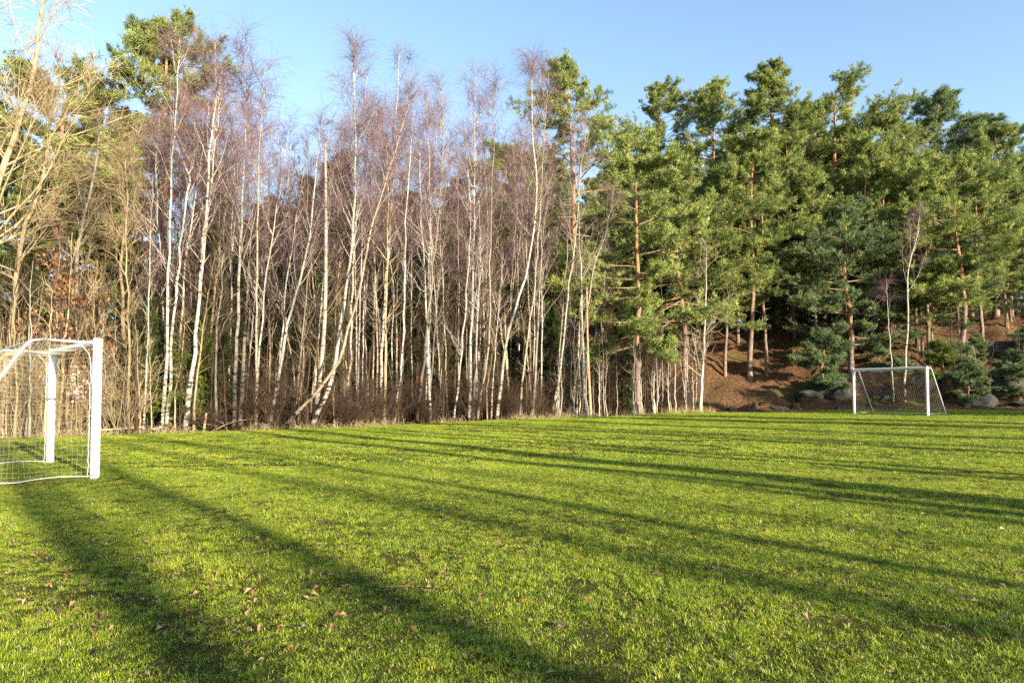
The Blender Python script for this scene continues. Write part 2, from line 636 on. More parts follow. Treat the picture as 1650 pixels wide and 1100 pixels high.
# ------------------------------------------------------------------ grass: blade patches spread over the lawn
def grass_patch(name, size, nb, hlo, hhi, wid, seed):
    rng = np.random.default_rng(seed)
    pos = (rng.random((nb, 2)) - 0.5) * size
    cl = rng.random((nb // 34, 2)) * size - size / 2
    pick = rng.random(nb) < 0.8
    ci = rng.integers(0, len(cl), nb)
    pos[pick] = cl[ci[pick]] + rng.normal(size=(pick.sum(), 2)) * 0.016 * size / 0.7
    hgt = (hlo + (hhi - hlo) * rng.random(nb) ** 1.6)
    hgt[pick] *= (0.55 + 1.2 * rng.random(len(cl)) ** 2)[ci[pick]]
    az = rng.random(nb) * 2 * math.pi
    dv = pos - cl[ci]
    az[pick] = np.arctan2(dv[pick, 1], dv[pick, 0]) + rng.normal(size=pick.sum()) * 0.5
    tilt = 0.15 + 1.15 * rng.random(nb)
    d = np.stack([np.cos(az) * np.sin(tilt), np.sin(az) * np.sin(tilt), np.cos(tilt)], 1)
    p0 = np.column_stack([pos, np.full(nb, -0.008)])
    p1 = p0 + d * (hgt * 0.55)[:, None]
    d2 = unit(d + np.stack([np.cos(az) * 0.55, np.sin(az) * 0.55, -0.45 * np.ones(nb)], 1))
    p2 = p1 + d2 * (hgt * 0.5)[:, None]
    saz = az + math.pi / 2 + rng.normal(size=nb) * 0.5
    S = np.stack([np.cos(saz), np.sin(saz), np.zeros(nb)], 1) * (wid * (0.6 + 0.8 * rng.random(nb)))[:, None]
    V = np.stack([p0 - S, p0 + S, p1 + S * 0.8, p1 - S * 0.8, p2], 1)
    i = np.arange(nb)[:, None] * 5
    rnd = rng.random(nb) * 0.4
    rnd[pick] += (0.5 * rng.random(len(cl)) - 0.08)[ci[pick]]
    rnd[rng.random(nb) < 0.09] = 1.15
    a = Acc()
    a.add(V, i + np.array([[0, 1, 2, 3]]), 0, np.repeat(rnd, 5))
    a.f3.append(i + np.array([[3, 2, 4]]))
    a.m3.append(np.zeros(nb, int))
    return bpy.data.objects.new(name, a.mesh(name, ['grass'], smooth=False, rnd=True))


def scatter(name, sources, pts, rot, scl, pick):
    """one object whose points carry the patches"""
    me = bpy.data.meshes.new(name)
    me.from_pydata([tuple(p) for p in pts], [], [])
    for an, tp, val in (('rot', 'FLOAT', rot), ('scl', 'FLOAT_VECTOR', scl), ('pick', 'INT', pick)):
        a = me.attributes.new(an, tp, 'POINT')
        if tp == 'FLOAT_VECTOR':
            a.data.foreach_set('vector', np.asarray(val, np.float32).ravel())
        else:
            a.data.foreach_set('value', np.asarray(val, np.int32 if tp == 'INT' else np.float32))
    o = link(name, me)
    o['kind'] = 'stuff'
    ng = bpy.data.node_groups.new(name + '_spread', 'GeometryNodeTree')
    ng.interface.new_socket('Geometry', in_out='INPUT', socket_type='NodeSocketGeometry')
    ng.interface.new_socket('Geometry', in_out='OUTPUT', socket_type='NodeSocketGeometry')
    n, l = ng.nodes, ng.links
    gi, go = n.new('NodeGroupInput'), n.new('NodeGroupOutput')
    g2i = n.new('GeometryNodeGeometryToInstance')
    for s in reversed(sources):
        ob = n.new('GeometryNodeObjectInfo')
        ob.inputs['Object'].default_value = s
        l.new(ob.outputs['Geometry'], g2i.inputs[0])
    iop = n.new('GeometryNodeInstanceOnPoints')
    l.new(gi.outputs[0], iop.inputs['Points'])
    l.new(g2i.outputs[0], iop.inputs['Instance'])
    iop.inputs['Pick Instance'].default_value = True

    def named(an, tp):
        q = n.new('GeometryNodeInputNamedAttribute')
        q.data_type = tp
        q.inputs['Name'].default_value = an
        return next(x for x in q.outputs if x.enabled and x.name == 'Attribute')
    l.new(named('pick', 'INT'), iop.inputs['Instance Index'])
    cx = n.new('ShaderNodeCombineXYZ')
    l.new(named('rot', 'FLOAT'), cx.inputs[2])
    l.new(cx.outputs[0], iop.inputs['Rotation'])
    l.new(named('scl', 'FLOAT_VECTOR'), iop.inputs['Scale'])
    l.new(iop.outputs[0], go.inputs[0])
    o.modifiers.new('spread', 'NODES').node_group = ng
    return o


rng = np.random.default_rng(3)
near = [grass_patch('grass_patch', 0.7, 6400, 0.009, 0.028, 0.0013, 10 + i) for i in range(5)]
far = [grass_patch('grass_patch', 1.3, 5200, 0.012, 0.036, 0.0032, 30 + i) for i in range(4)]
pts, pick, scl = [], [], []
for y in np.arange(1.7, 10.5, 0.43):
    for x in np.arange(-0.9 * y - 0.9, 0.9 * y + 0.9, 0.43):
        pts.append((x + rng.normal() * 0.1, y + rng.normal() * 0.1))
        pick.append(rng.integers(0, 5))
for y in np.arange(10.2, 35, 0.85):
    for x in np.arange(-0.86 * y - 0.5, 0.86 * y + 0.5, 0.85):
        if y + 0.45 < edge_y(x):
            pts.append((x + rng.normal() * 0.15, y + rng.normal() * 0.15))
            pick.append(5 + rng.integers(0, 4))
for x in np.arange(-20, 30, 0.7):                          # ragged fringe along the wood
    pts.append((x, float(edge_y(x)) - 0.45 - 0.3 * rng.random()))
    pick.append(5 + rng.integers(0, 4))
pts = np.array(pts)
zs = lawn_z(pts[:, 0], pts[:, 1])
lf = 1 + 0.28 * np.sin(pts[:, 0] * 1.7 + pts[:, 1] * 0.9) * np.sin(pts[:, 1] * 1.3 - pts[:, 0] * 0.6)
scl = np.column_stack([np.ones(len(pts)), np.ones(len(pts)), lf])
scatter('grass', near + far, np.column_stack([pts, zs]), rng.random(len(pts)) * 6.283, scl, pick)


# ------------------------------------------------------------------ fallen leaves on the lawn
def leaf_mesh(name, matname, seed, lobes):
    r = np.random.default_rng(seed)
    n = 9
    t = np.linspace(0, 1, n)
    w = 0.34 * np.sin(math.pi * t ** 0.8) * (1 + (0.28 * np.cos(t * math.pi * 2 * lobes) if lobes else 0)) + 0.015
    curl = r.uniform(0.15, 0.6)
    bend = r.uniform(-0.5, 0.8)
    mid = np.stack([np.zeros(n), t - 0.5, 0.16 * bend * np.sin(math.pi * t) + 0.05], 1)
    L = mid + np.stack([-w * math.cos(curl), np.zeros(n), w * math.sin(curl)], 1)
    Rr = mid + np.stack([w * math.cos(curl * 0.8), np.zeros(n), w * math.sin(curl * 0.8)], 1)
    V = np.concatenate([L, mid, Rr])
    F = [(i, i + 1, n + i + 1, n + i) for i in range(n - 1)] + [(n + i, n + i + 1, 2 * n + i + 1, 2 * n + i) for i in range(n - 1)]
    a = Acc()
    a.add(V, F, 0, np.concatenate([np.full(n, 0.4), np.full(n, 0.1), np.full(n, 0.8)]))
    return a.mesh(name, [matname], True, rnd=True)


rng = np.random.default_rng(8)
KINDS = [('tanleaf', 'curled tan leaf lying on the lawn', 0.64), ('orangeleaf', 'russet orange leaf lying on the lawn', 0.12),
         ('darkleaf', 'dark wet leaf lying on the lawn', 0.24)]
leafm = {k: [leaf_mesh('fallen_leaf', k, 50 + i, (0, 3, 4)[i]) for i in range(3)] for k, _, _ in KINDS}
spots = []
while len(spots) < 240:
    px, py = rng.uniform(-10, 1660), 735 + 360 * rng.random() ** 0.6
    dens = 1.0 if px < 520 else 0.3
    if rng.random() < dens:
        spots.append((px, py))
for i, (px, py) in enumerate(spots):
    x, y, z = on_lawn(px, py)
    k, lab, _ = KINDS[rng.choice(3, p=[q[2] for q in KINDS])]
    o = link('fallen_leaf', leafm[k][rng.integers(0, 3)], None, (x, y, z + 0.011))
    s = rng.uniform(0.02, 0.042) * (1.35 if rng.random() < 0.08 else 1)
    o.scale = (s, s, s)
    o.rotation_euler = (rng.normal() * 0.22, rng.normal() * 0.22, rng.random() * 6.28)
    tag(o, lab, 'leaf', {'tanleaf': 'tan leaves strewn over the lawn', 'orangeleaf': 'russet leaves strewn over the lawn',
                         'darkleaf': 'dark leaves strewn over the lawn'}[k])

a = Acc()                                                    # the countless smaller bits farther out and along the edge
lt_ = np.linspace(0, 1, 3)
nbit = 11000
bx_, by_, bz_ = np.zeros(nbit), np.zeros(nbit), np.zeros(nbit)
for i in range(nbit):
    if i < 900:
        px, py = rng.uniform(0, 1650), 690 + 330 * rng.random()
        if px > 560 and rng.random() < 0.4:
            px = rng.uniform(0, 560)
        bx_[i], by_[i], bz_[i] = on_lawn(px, py)
        bz_[i] += 0.016
    elif i < 1050:                                           # drifted against the near goal
        t, u = rng.random(), rng.normal() * 0.12
        x, y = -5.95 - 0.7 * t * 1.4 + u, 9.2 - 0.71 * t * 1.4 + u
        bx_[i], by_[i], bz_[i] = x, y, float(lawn_z(x, y)) + 0.02
    else:
        x = rng.uniform(-24, 32) if i < 5000 else rng.uniform(9, 32)
        s_ = rng.exponential(2.2) - 0.1 if x < 8 else rng.uniform(0.1, 16)
        y = float(edge_y(x)) + s_
        bx_[i], by_[i], bz_[i] = x, y, float(ground_z(x, y)) + 0.02
sz = np.where(np.arange(nbit) < 1050, rng.uniform(0.011, 0.024, nbit), rng.uniform(0.02, 0.05, nbit))
az = rng.random(nbit) * 6.283
u1 = np.stack([np.cos(az), np.sin(az), rng.normal(size=nbit) * 0.4], 1) * sz[:, None]
u2 = np.stack([-np.sin(az), np.cos(az), rng.normal(size=nbit) * 0.4], 1) * (sz * 0.6)[:, None]
c = np.stack([bx_, by_, bz_], 1)
V = np.stack([c - u1, c - u2 + [0, 0, 0.008], c + u1, c + u2 + [0, 0, 0.012]], 1)
a.add(V, np.arange(nbit * 4).reshape(-1, 4), 0, np.repeat(rng.random(nbit), 4))
o = link('leaf_litter', a.mesh('leaf_litter', ['litter'], False, rnd=True))
o['kind'] = 'stuff'
tag(o, 'brown leaf litter scattered on the lawn and under the trees', 'leaf litter')

# dry grass along the edge of the wood
a = Acc()
nb = 14000
x = rng.uniform(-22, 30, nb)
s_ = rng.normal(size=nb) * 0.28 + 0.1
keep = (np.sin(x * 0.8) + np.sin(x * 2.3 + 1) + rng.normal(size=nb) * 0.8 > 0.0) & ~((x > 10.5) & (x < 30))
x, s_ = x[keep], s_[keep]
y = edge_y(x) + s_
st = np.stack([x, y, ground_z(x, y) - 0.02], 1)
nb = len(x)
g = grow(st, np.column_stack([rng.normal(size=(nb, 2)) * 0.6, np.ones(nb)]), rng.uniform(0.1, 0.4, nb) * (1 + 0.6 * (rng.random(nb) < 0.15)), 4, -0.25, 0.15, rng)
ribbons(a, g, np.full(nb, 0.005), rng, 0, rng.random(nb))
o = link('dry_grass', a.mesh('dry_grass', ['straw'], False, rnd=True))
o['kind'] = 'stuff'
tag(o, 'dry straw coloured grass fringing the wood', 'dry grass')


a = Acc()
x, y, z = on_lawn(610, 953)
r_ = np.random.default_rng(6)
g = grow([(0, 0, 0.03)], [(1, 0.25, 0.02)], 0.22, 7, 0.0, 0.12, r_)
tubes(a, g, np.full((1, 7), 0.004) * np.linspace(1, 0.5, 7)[None], 5)
s2_, T2_ = sample(g, np.zeros(3, int), np.array([0.3, 0.5, 0.75]))
tubes(a, grow(s2_, T2_ + np.array([[0, 0.7, 0.2], [0, -0.8, 0.1], [0, 0.6, 0.3]]), 0.07, 4, 0, 0.1, r_), np.full((3, 4), 0.0022), 4)
tag(link('dry_twig', a.mesh('dry_twig', ['deadwood']), None, (x, y, z)), 'thin forked dry twig lying on the lawn', 'twig')

# ------------------------------------------------------------------ goals
def post_mesh(name, rad, hgt):
    a = Acc()
    sides = 20
    ang = np.arange(sides) * 2 * math.pi / sides
    zs = [(-0.12, 1), (hgt - 0.012, 1), (hgt - 0.004, 0.96), (hgt, 0.85), (hgt + 0.002, 0.0)]
    V = []
    for z, k in zs:
        rr = rad * k * (1 + 0.05 * np.cos(4 * ang))
        V.append(np.stack([rr * np.cos(ang), rr * np.sin(ang), np.full(sides, z)], 1))
    idx = np.arange(len(zs) * sides).reshape(len(zs), sides)
    A, B = idx[:-1], idx[1:]
    a.add(np.concatenate(V), np.stack([A, np.roll(A, -1, 1), np.roll(B, -1, 1), B], -1).reshape(-1, 4))
    return a.mesh(name, ['paint'])


def tube_mesh(name, pts, rad, mat, sides=10, cap=True):
    a = Acc()
    pts = np.asarray(pts, float)
    tubes(a, pts[None], np.full((1, len(pts)), rad), sides, 0, cap=cap)
    return a.mesh(name, [mat])


def goal(name, label, base, along, width, height, d_top, d_bot, cord, seed, step):
    """base: foot of one post; local x runs to the other post, y runs back into the net"""
    r = np.random.default_rng(seed)
    e = link(name, None, None, base)
    ux = np.array(along) / np.linalg.norm(along)
    e.rotation_euler = (0, 0, math.atan2(ux[1], ux[0]))
    tag(e, label, 'goal')
    pr = 0.06
    H = height

    def zl(lx_, ly_):
        w = e.rotation_euler[2]
        X = base[0] + lx_ * math.cos(w) - ly_ * math.sin(w)
        Y = base[1] + lx_ * math.sin(w) + ly_ * math.cos(w)
        return float(lawn_z(X, Y)) - base[2]
    pm = post_mesh('post', pr, H)
    for lx_ in (0, width):
        o = link('post', pm, e, (lx_, 0, zl(lx_, 0)))
    z1 = zl(width, 0)
    link('crossbar', tube_mesh('crossbar', [(0.05, 0, H - 0.06), (width / 2, 0, H - 0.06 + z1 / 2), (width - 0.05, 0, H - 0.06 + z1)], pr * 0.97, 'paint', 16), e)
    hs = H - 0.07

    def side_curve(lx_, n=26):
        zz = z1 * lx_ / width
        q = [(lx_, 0.04, hs + zz), (lx_, d_top - 0.16, hs + zz + 0.012), (lx_, d_top - 0.03, hs - 0.02 + zz), (lx_, d_top + 0.07, hs - 0.14 + zz),
             (lx_, d_bot, zl(lx_, d_bot) + 0.01)]
        return np.concatenate([np.array(q[:1]), spline(q[1:4], 12), np.array(q[4:])])
    for lx_ in (0, width):
        link('side_bar', tube_mesh('side_bar', side_curve(lx_), 0.019, 'paint', 10), e)
    link('ground_bar', tube_mesh('ground_bar', [(0, d_bot, zl(0, d_bot) + 0.02), (width, d_bot, zl(width, d_bot) + 0.02)], 0.018, 'paint', 10), e)
    link('back_bar', tube_mesh('back_bar', [(0.0, d_top - 0.02, hs - 0.02), (width, d_top - 0.02, hs + z1 - 0.02)], 0.012, 'paint', 8), e)

    # net
    a = Acc()
    hn = hs - 0.03

    def d_at(h):
        return d_top + (d_bot - d_top) * (1 - h / hn)

    def sag(p):
        p = np.array(p, float)
        u = np.clip(p[:, 0] / width, 0, 1)
        k = np.sin(math.pi * u)
        back = np.clip(p[:, 1] / d_top, 0, 1)
        p[:, 2] -= 0.07 * k * back * (p[:, 2] > 1.5) + 0.02 * np.sin(7 * p[:, 0] + 3 * p[:, 1])
        p[:, 1] += 0.05 * np.sin(p[:, 2] * 3 + p[:, 0] * 2) * back
        p[:, 2] = np.maximum(p[:, 2], 0.03)
        return p

    def lines(plist):
        for q in plist:
            q = sag(np.linspace(q[0], q[1], 9))
            tubes(a, q[None], np.full((1, 9), cord), 3)
    L = []
    for lx_ in (0.0, width):
        sgn = 1 if lx_ == 0 else -1
        for h in np.arange(0.05, hn, step):
            q = np.linspace((lx_, 0.06, h), (lx_, d_at(h), h), 9)
            q[:, 0] += sgn * 0.06 * np.sin(math.pi * np.linspace(0, 1, 9)) * math.sin(math.pi * h / hn)
            q[:, 2] -= 0.025 * np.sin(math.pi * np.linspace(0, 1, 9)) + 0.012 * np.sin(9 * q[:, 1] + 5 * h)
            q[:, 2] = np.maximum(q[:, 2], 0.03)
            tubes(a, q[None], np.full((1, 9), cord), 3)
        for d in np.arange(0.1, d_bot, step):
            hm = hn if d <= d_top else hn * (1 - (d - d_top) / (d_bot - d_top))
            if hm < 0.1:
                continue
            q = np.linspace((lx_, d, 0.03), (lx_, d, hm), 9)
            q[:, 0] += sgn * 0.06 * np.sin(math.pi * np.linspace(0, 1, 9))
            q[:, 1] += 0.012 * np.sin(8 * q[:, 2] + 7 * d)
            tubes(a, q[None], np.full((1, 9), cord), 3)
    for d in np.arange(0.0, d_top, step):
        L.append(((0.06, d + 0.04, hn), (width - 0.06, d + 0.04, hn)))
    for u in np.arange(0.0, width + 0.01, step):
        L.append(((u, 0.04, hn), (u, d_top, hn)))
        L.append(((u, d_top, hn), (u, d_bot, 0.04)))
    sl_len = math.hypot(hn, d_bot - d_top)
    for q in np.arange(0, 1.0, step / sl_len):
        L.append(((0, d_top + (d_bot - d_top) * q, hn * (1 - q)), (width, d_top + (d_bot - d_top) * q, hn * (1 - q))))
    lines(L)
    link('net', a.mesh('net', ['cord'], False), e)

    # hem ropes: down each post and along the ground
    for lx_ in (0.0, width):
        sg = 1 if lx_ == 0 else -1
        q = np.linspace((lx_, 0.085, 0.02), (lx_, 0.085, hs - 0.03), 34)
        q[:, 1] += r.normal(size=34) * 0.006
        q[-4:, 1] += np.linspace(0, 0.12, 4)
        link('hem_rope', tube_mesh('hem_rope', q, 0.005, 'rope', 6), e)
        q = np.linspace((lx_, 0.07, 0.03), (lx_, d_bot, 0.03), 26)
        q[:, 2] = [zl(lx_, v) for v in q[:, 1]]
        q[:, 2] += 0.035 + 0.03 * np.abs(np.sin(np.linspace(0, 7, 26)))
        q[:, 0] += sg * 0.05 * np.sin(np.linspace(0, 5, 26))
        link('ground_rope', tube_mesh('ground_rope', q, 0.007, 'rope', 6), e)
    return e


g1 = on_lawn(152.5, 770)
goal('football_goal', 'white three metre goal whose side net and posts stand before the tan thicket', (g1[0], g1[1], g1[2]), (-0.71, 0.70), 3.05, 2.02, 0.82, 1.95, 0.00075, 1, 0.06)
# local y runs to the left of local x: the far goal is laid out from its other post so that its net lies behind it
g2 = on_lawn(1376.5, 666.5)
g3 = on_lawn(1495, 669.5)
al = np.array([g3[0] - g2[0], g3[1] - g2[1]])
goal('football_goal', 'white goal with an open front standing before the brown hillside and rocks', g2, al, float(np.linalg.norm(al)), 2.03, 0.45, 1.7, 0.0018, 2, 0.085)


ZONES = [(235, 'behind the near goal'), (372, 'by the log pile'), (440, 'by the short broken birch stump'), (600, 'about the crossing birches'), (730, 'about the split birch'),
         (880, 'about the bright slanting birch'), (1010, 'about the leaning birch pair'), (1145, 'by the bushy pine and the pale maple'), (1290, 'by the sunlit path'),
         (1400, 'above the boulders'), (1500, 'above the far goal'), (9999, 'above the pale rock slab')]


def zone(px):
    return next(t for lim, t in ZONES if px < lim)


# ------------------------------------------------------------------ tree builders (all in local coordinates, base at the origin)
def rand_dirs(rng, n, el_lo, el_hi):
    az_ = rng.random(n) * 2 * math.pi
    el = np.radians(rng.uniform(el_lo, el_hi, n))
    return np.stack([np.cos(az_) * np.cos(el), np.sin(az_) * np.cos(el), np.sin(el)], 1)


def perp_mix(T, rng, k):
    q = rng.normal(size=T.shape)
    q -= T * np.sum(q * T, 1, keepdims=True)
    return unit(T + unit(q) * k)


def trunk_tube(pts, r0, rtop, sides=9, n=22, flare=0.3, power=1.0):
    t = np.linspace(0, 1, n)
    p = spline(pts, n)
    r = rtop + (r0 - rtop) * (1 - t) ** power
    r *= 1 + flare * np.exp(-t * n * 0.55)
    return p, r, t


def bare_tree(seed, pts, r0, n_limb=24, start=0.35, limb=0.2, el=(45, 68), n2=6, ntw=12, droop=-0.16, tw_len=(0.4, 1.0), tw_w=0.0045,
              mats=('birch', 'birch', 'twig'), wobble=0.02, rtop=0.012, limb_min=0.5, tip=1.0):
    """leafless tree: stem, limbs, side branches and fine twigs; returns trunk mesh and crown mesh"""
    rng = np.random.default_rng(seed)
    pts = np.asarray(pts, float)
    H = pts[-1, 2] - pts[0, 2]
    p, r, t = trunk_tube(pts, r0, rtop)
    p[1:-1] += rng.normal(size=(len(p) - 2, 3)) * wobble * np.array([1, 1, 0])
    p[0, 2] -= 0.15
    a = Acc()
    tubes(a, p[None], r[None], 9)
    trunk = a.mesh('trunk', [mats[0]])
    a = Acc()
    tt = start + (1 - start) * rng.random(n_limb) ** 0.85
    s, T = sample(p[None], np.zeros(n_limb, int), tt)
    d = unit(rand_dirs(rng, n_limb, *el) + T * 0.25)
    L = np.maximum(H * limb * (1.25 - tt) / (1.25 - start) * rng.uniform(0.6, 1.2, n_limb), limb_min)
    K = 8
    up = np.array([0, 0.05, 0.07, 0.05, 0.03, 0.0, -0.06, -0.12])
    lm = grow(s, d, L, K, up, 0.09, rng)
    rb = np.interp(tt, t, r) * rng.uniform(0.24, 0.46, n_limb)
    rb = np.maximum(rb, 0.009)
    tubes(a, lm, rb[:, None] * np.linspace(1, 0.22, K)[None], 4, 0)
    # leader tip counts as a limb
    allL = np.concatenate([lm, spline(p[-6:], K)[None]])
    Ls = np.concatenate([L, [H * 0.2]])
    n1 = len(allL)
    i2 = np.repeat(np.arange(n1), n2)
    t2 = rng.uniform(0.2, 0.97, len(i2))
    s2, T2 = sample(allL, i2, t2)
    L2 = np.maximum(Ls[i2] * rng.uniform(0.22, 0.5, len(i2)) * (1.15 - t2 * 0.6), 0.3)
    b2 = grow(s2, perp_mix(T2, rng, 0.8), L2, 6, np.array([0, 0.05, 0.05, 0, droop * 0.5, droop]), 0.12, rng)
    tubes(a, b2, np.maximum(0.007, 0.008 * L2)[:, None] * np.linspace(1, 0.4, 6)[None], 3, 1 if mats[0] == 'birch' else 0)
    # twigs
    i3 = np.repeat(np.arange(len(b2)), ntw)
    t3 = rng.uniform(0.1, 1, len(i3))
    s3, T3 = sample(b2, i3, t3)
    L3 = rng.uniform(*tw_len, len(i3))
    tw = grow(s3, perp_mix(T3, rng, 0.75), L3, 4, droop, 0.15, rng)
    ribbons(a, tw, np.full(len(i3), tw_w), rng, 1)
    i4 = np.repeat(np.arange(n1), ntw // 2)
    s4, T4 = sample(allL, i4, rng.uniform(0.4, 1, len(i4)))
    tw = grow(s4, perp_mix(T4, rng, 0.7), rng.uniform(*tw_len, len(i4)), 4, droop, 0.15, rng)
    ribbons(a, tw, np.full(len(i4), tw_w), rng, 1)
    return trunk, a.mesh('crown', [mats[1], mats[2]])


def tufts(acc, pos, out, n, length, width, rng, mat, spread=0.9, upb=0.25, rnd0=None):
    """sprays of needles: n narrow triangles round each point"""
    Mn = len(pos)
    d = unit(out[:, None, :] + rng.normal(size=(Mn, n, 3)) * spread + np.array([0, 0, upb]))
    S = unit(np.cross(d, rng.normal(size=(Mn, n, 3)))) * width
    L = length * rng.uniform(0.6, 1.25, (Mn, n, 1))
    b = pos[:, None, :] + rng.normal(size=(Mn, n, 3)) * length * 0.22
    V = np.stack([b - S, b + S, b + d * L], 2)
    r = (rng.random(Mn) if rnd0 is None else rnd0)[:, None] * 0.7 + rng.random((Mn, n)) * 0.3
    acc.add(V, np.arange(Mn * n * 3).reshape(-1, 3), mat, np.repeat(r.ravel(), 3))


def pine_tree(seed, H, r0, cs, Rc, lean=(0, 0), n_br=46, shape='round', needle='needle', dens=1.0, dead=8, nw=0.017, bend=0.0):
    rng = np.random.default_rng(seed)
    q = np.array([(0, 0, 0), (lean[0] * 0.25 + bend, lean[1] * 0.25, H * 0.33), (lean[0] * 0.6 - bend, lean[1] * 0.6, H * 0.66), (lean[0], lean[1], H)], float)
    p, r, t = trunk_tube(q, r0, 0.035, n=26, power=0.8)
    p[2:-1] += np.cumsum(rng.normal(size=(len(p) - 3, 3)) * 0.03, 0) * np.array([1, 1, 0])
    p[0, 2] -= 0.3
    a = Acc()
    tubes(a, p[None], r[None], 10, 0, h=t)
    # bare snags below the crown
    if dead:
        td = cs * rng.uniform(0.45, 1.0, dead)
        s, T = sample(p[None], np.zeros(dead, int), td)
        dl = grow(s, rand_dirs(rng, dead, -15, 20), rng.uniform(0.4, 1.6, dead), 5, 0.03, 0.16, rng)
        tubes(a, dl, np.full((dead, 1), 0.022) * np.linspace(1, 0.3, 5)[None], 4, 0, h=np.full((dead, 5), 0.1))
    trunk = a.mesh('trunk', ['pine'], h=True)
    a = Acc()
    u = np.sort(rng.random(n_br))
    u = (u * 0.6 + np.linspace(0, 1, n_br) * 0.4)
    tt = cs + (0.985 - cs) * u
    if shape == 'cone':
        prof = np.clip(0.2 + 1.7 * (1 - u), 0, 1)
    elif shape == 'flat':
        prof = 0.45 + 0.55 * np.sin(math.pi * np.clip(u * 0.75 + 0.1, 0, 1))
    else:
        prof = (0.2 + 0.8 * np.sin(math.pi * np.clip(0.18 + u * 0.80, 0, 1)) ** 0.8)
    L = Rc * prof * np.where(rng.random(n_br) < 0.2, rng.uniform(0.2, 0.45, n_br), rng.uniform(0.65, 1.25, n_br))
    s, T = sample(p[None], np.zeros(n_br, int), tt)
    el = np.radians(-10 + (30 if shape == 'flat' else 46) * u ** 1.4 + rng.normal(size=n_br) * 9)
    az_ = np.arange(n_br) * 2.399 + rng.normal(size=n_br) * 0.8
    d = np.stack([np.cos(az_) * np.cos(el), np.sin(az_) * np.cos(el), np.sin(el)], 1)
    K = 7
    br = grow(s, d, L, K, np.array([0, -0.03, 0.0, 0.05, 0.08, 0.1, 0.1]), 0.10, rng)
    rb = np.clip(np.interp(tt, t, r) * 0.42, 0.02, 0.10) * (0.5 + 0.5 * prof)
    tubes(a, br, rb[:, None] * np.linspace(1, 0.2, K)[None], 5, 0, h=np.full((n_br, K), 0.32))
    nl = max(4, int(13 * dens))
    i2 = np.repeat(np.arange(n_br), nl)
    t2 = rng.uniform(0.25, 1.0, len(i2))
    s2, T2 = sample(br, i2, t2)
    q2 = perp_mix(T2, rng, 0.95)
    q2[:, 2] = q2[:, 2] * 0.3 + 0.08
    L2 = np.maximum(L[i2] * rng.uniform(0.22, 0.5, len(i2)) * (1.3 - 0.6 * t2), 0.45)
    b2 = grow(s2, q2, L2, 5, 0.09, 0.14, rng)
    tubes(a, b2, np.full((len(i2), 1), 0.014) * np.linspace(1, 0.5, 5)[None], 3, 0, h=np.full((len(i2), 5), 0.3))
    nt_ = max(4, int(10 * dens))
    i3 = np.repeat(np.arange(len(b2)), nt_)
    t3 = rng.uniform(0.25, 1.02, len(i3))
    s3, T3 = sample(b2, i3, t3)
    tone = np.repeat(rng.random(len(b2)), nt_)
    s3 = s3 + rng.normal(size=s3.shape) * np.array([0.09, 0.09, 0.06])
    tufts(a, s3, T3 * 0.8, 12, 0.21, nw, rng, 1, 0.8, 0.4, tone)
    # shoots at the branch ends and top
    s4, T4 = sample(br, np.repeat(np.arange(n_br), 6), np.tile(np.linspace(0.72, 0.999, 6), n_br))
    tufts(a, s4 + rng.normal(size=s4.shape) * 0.08, T4, 12, 0.22, nw, rng, 1, 0.75, 0.4)
    s5 = p[-1] - np.array([0, 0, 1]) * np.linspace(0, 0.9, 8)[:, None] + rng.normal(size=(8, 3)) * 0.06
    tufts(a, s5, np.tile([0, 0, 1.0], (8, 1)), 12, 0.25, nw, rng, 1, 0.7, 0.5)
    return trunk, a.mesh('crown', ['pine', needle], False, rnd=True, h=True)


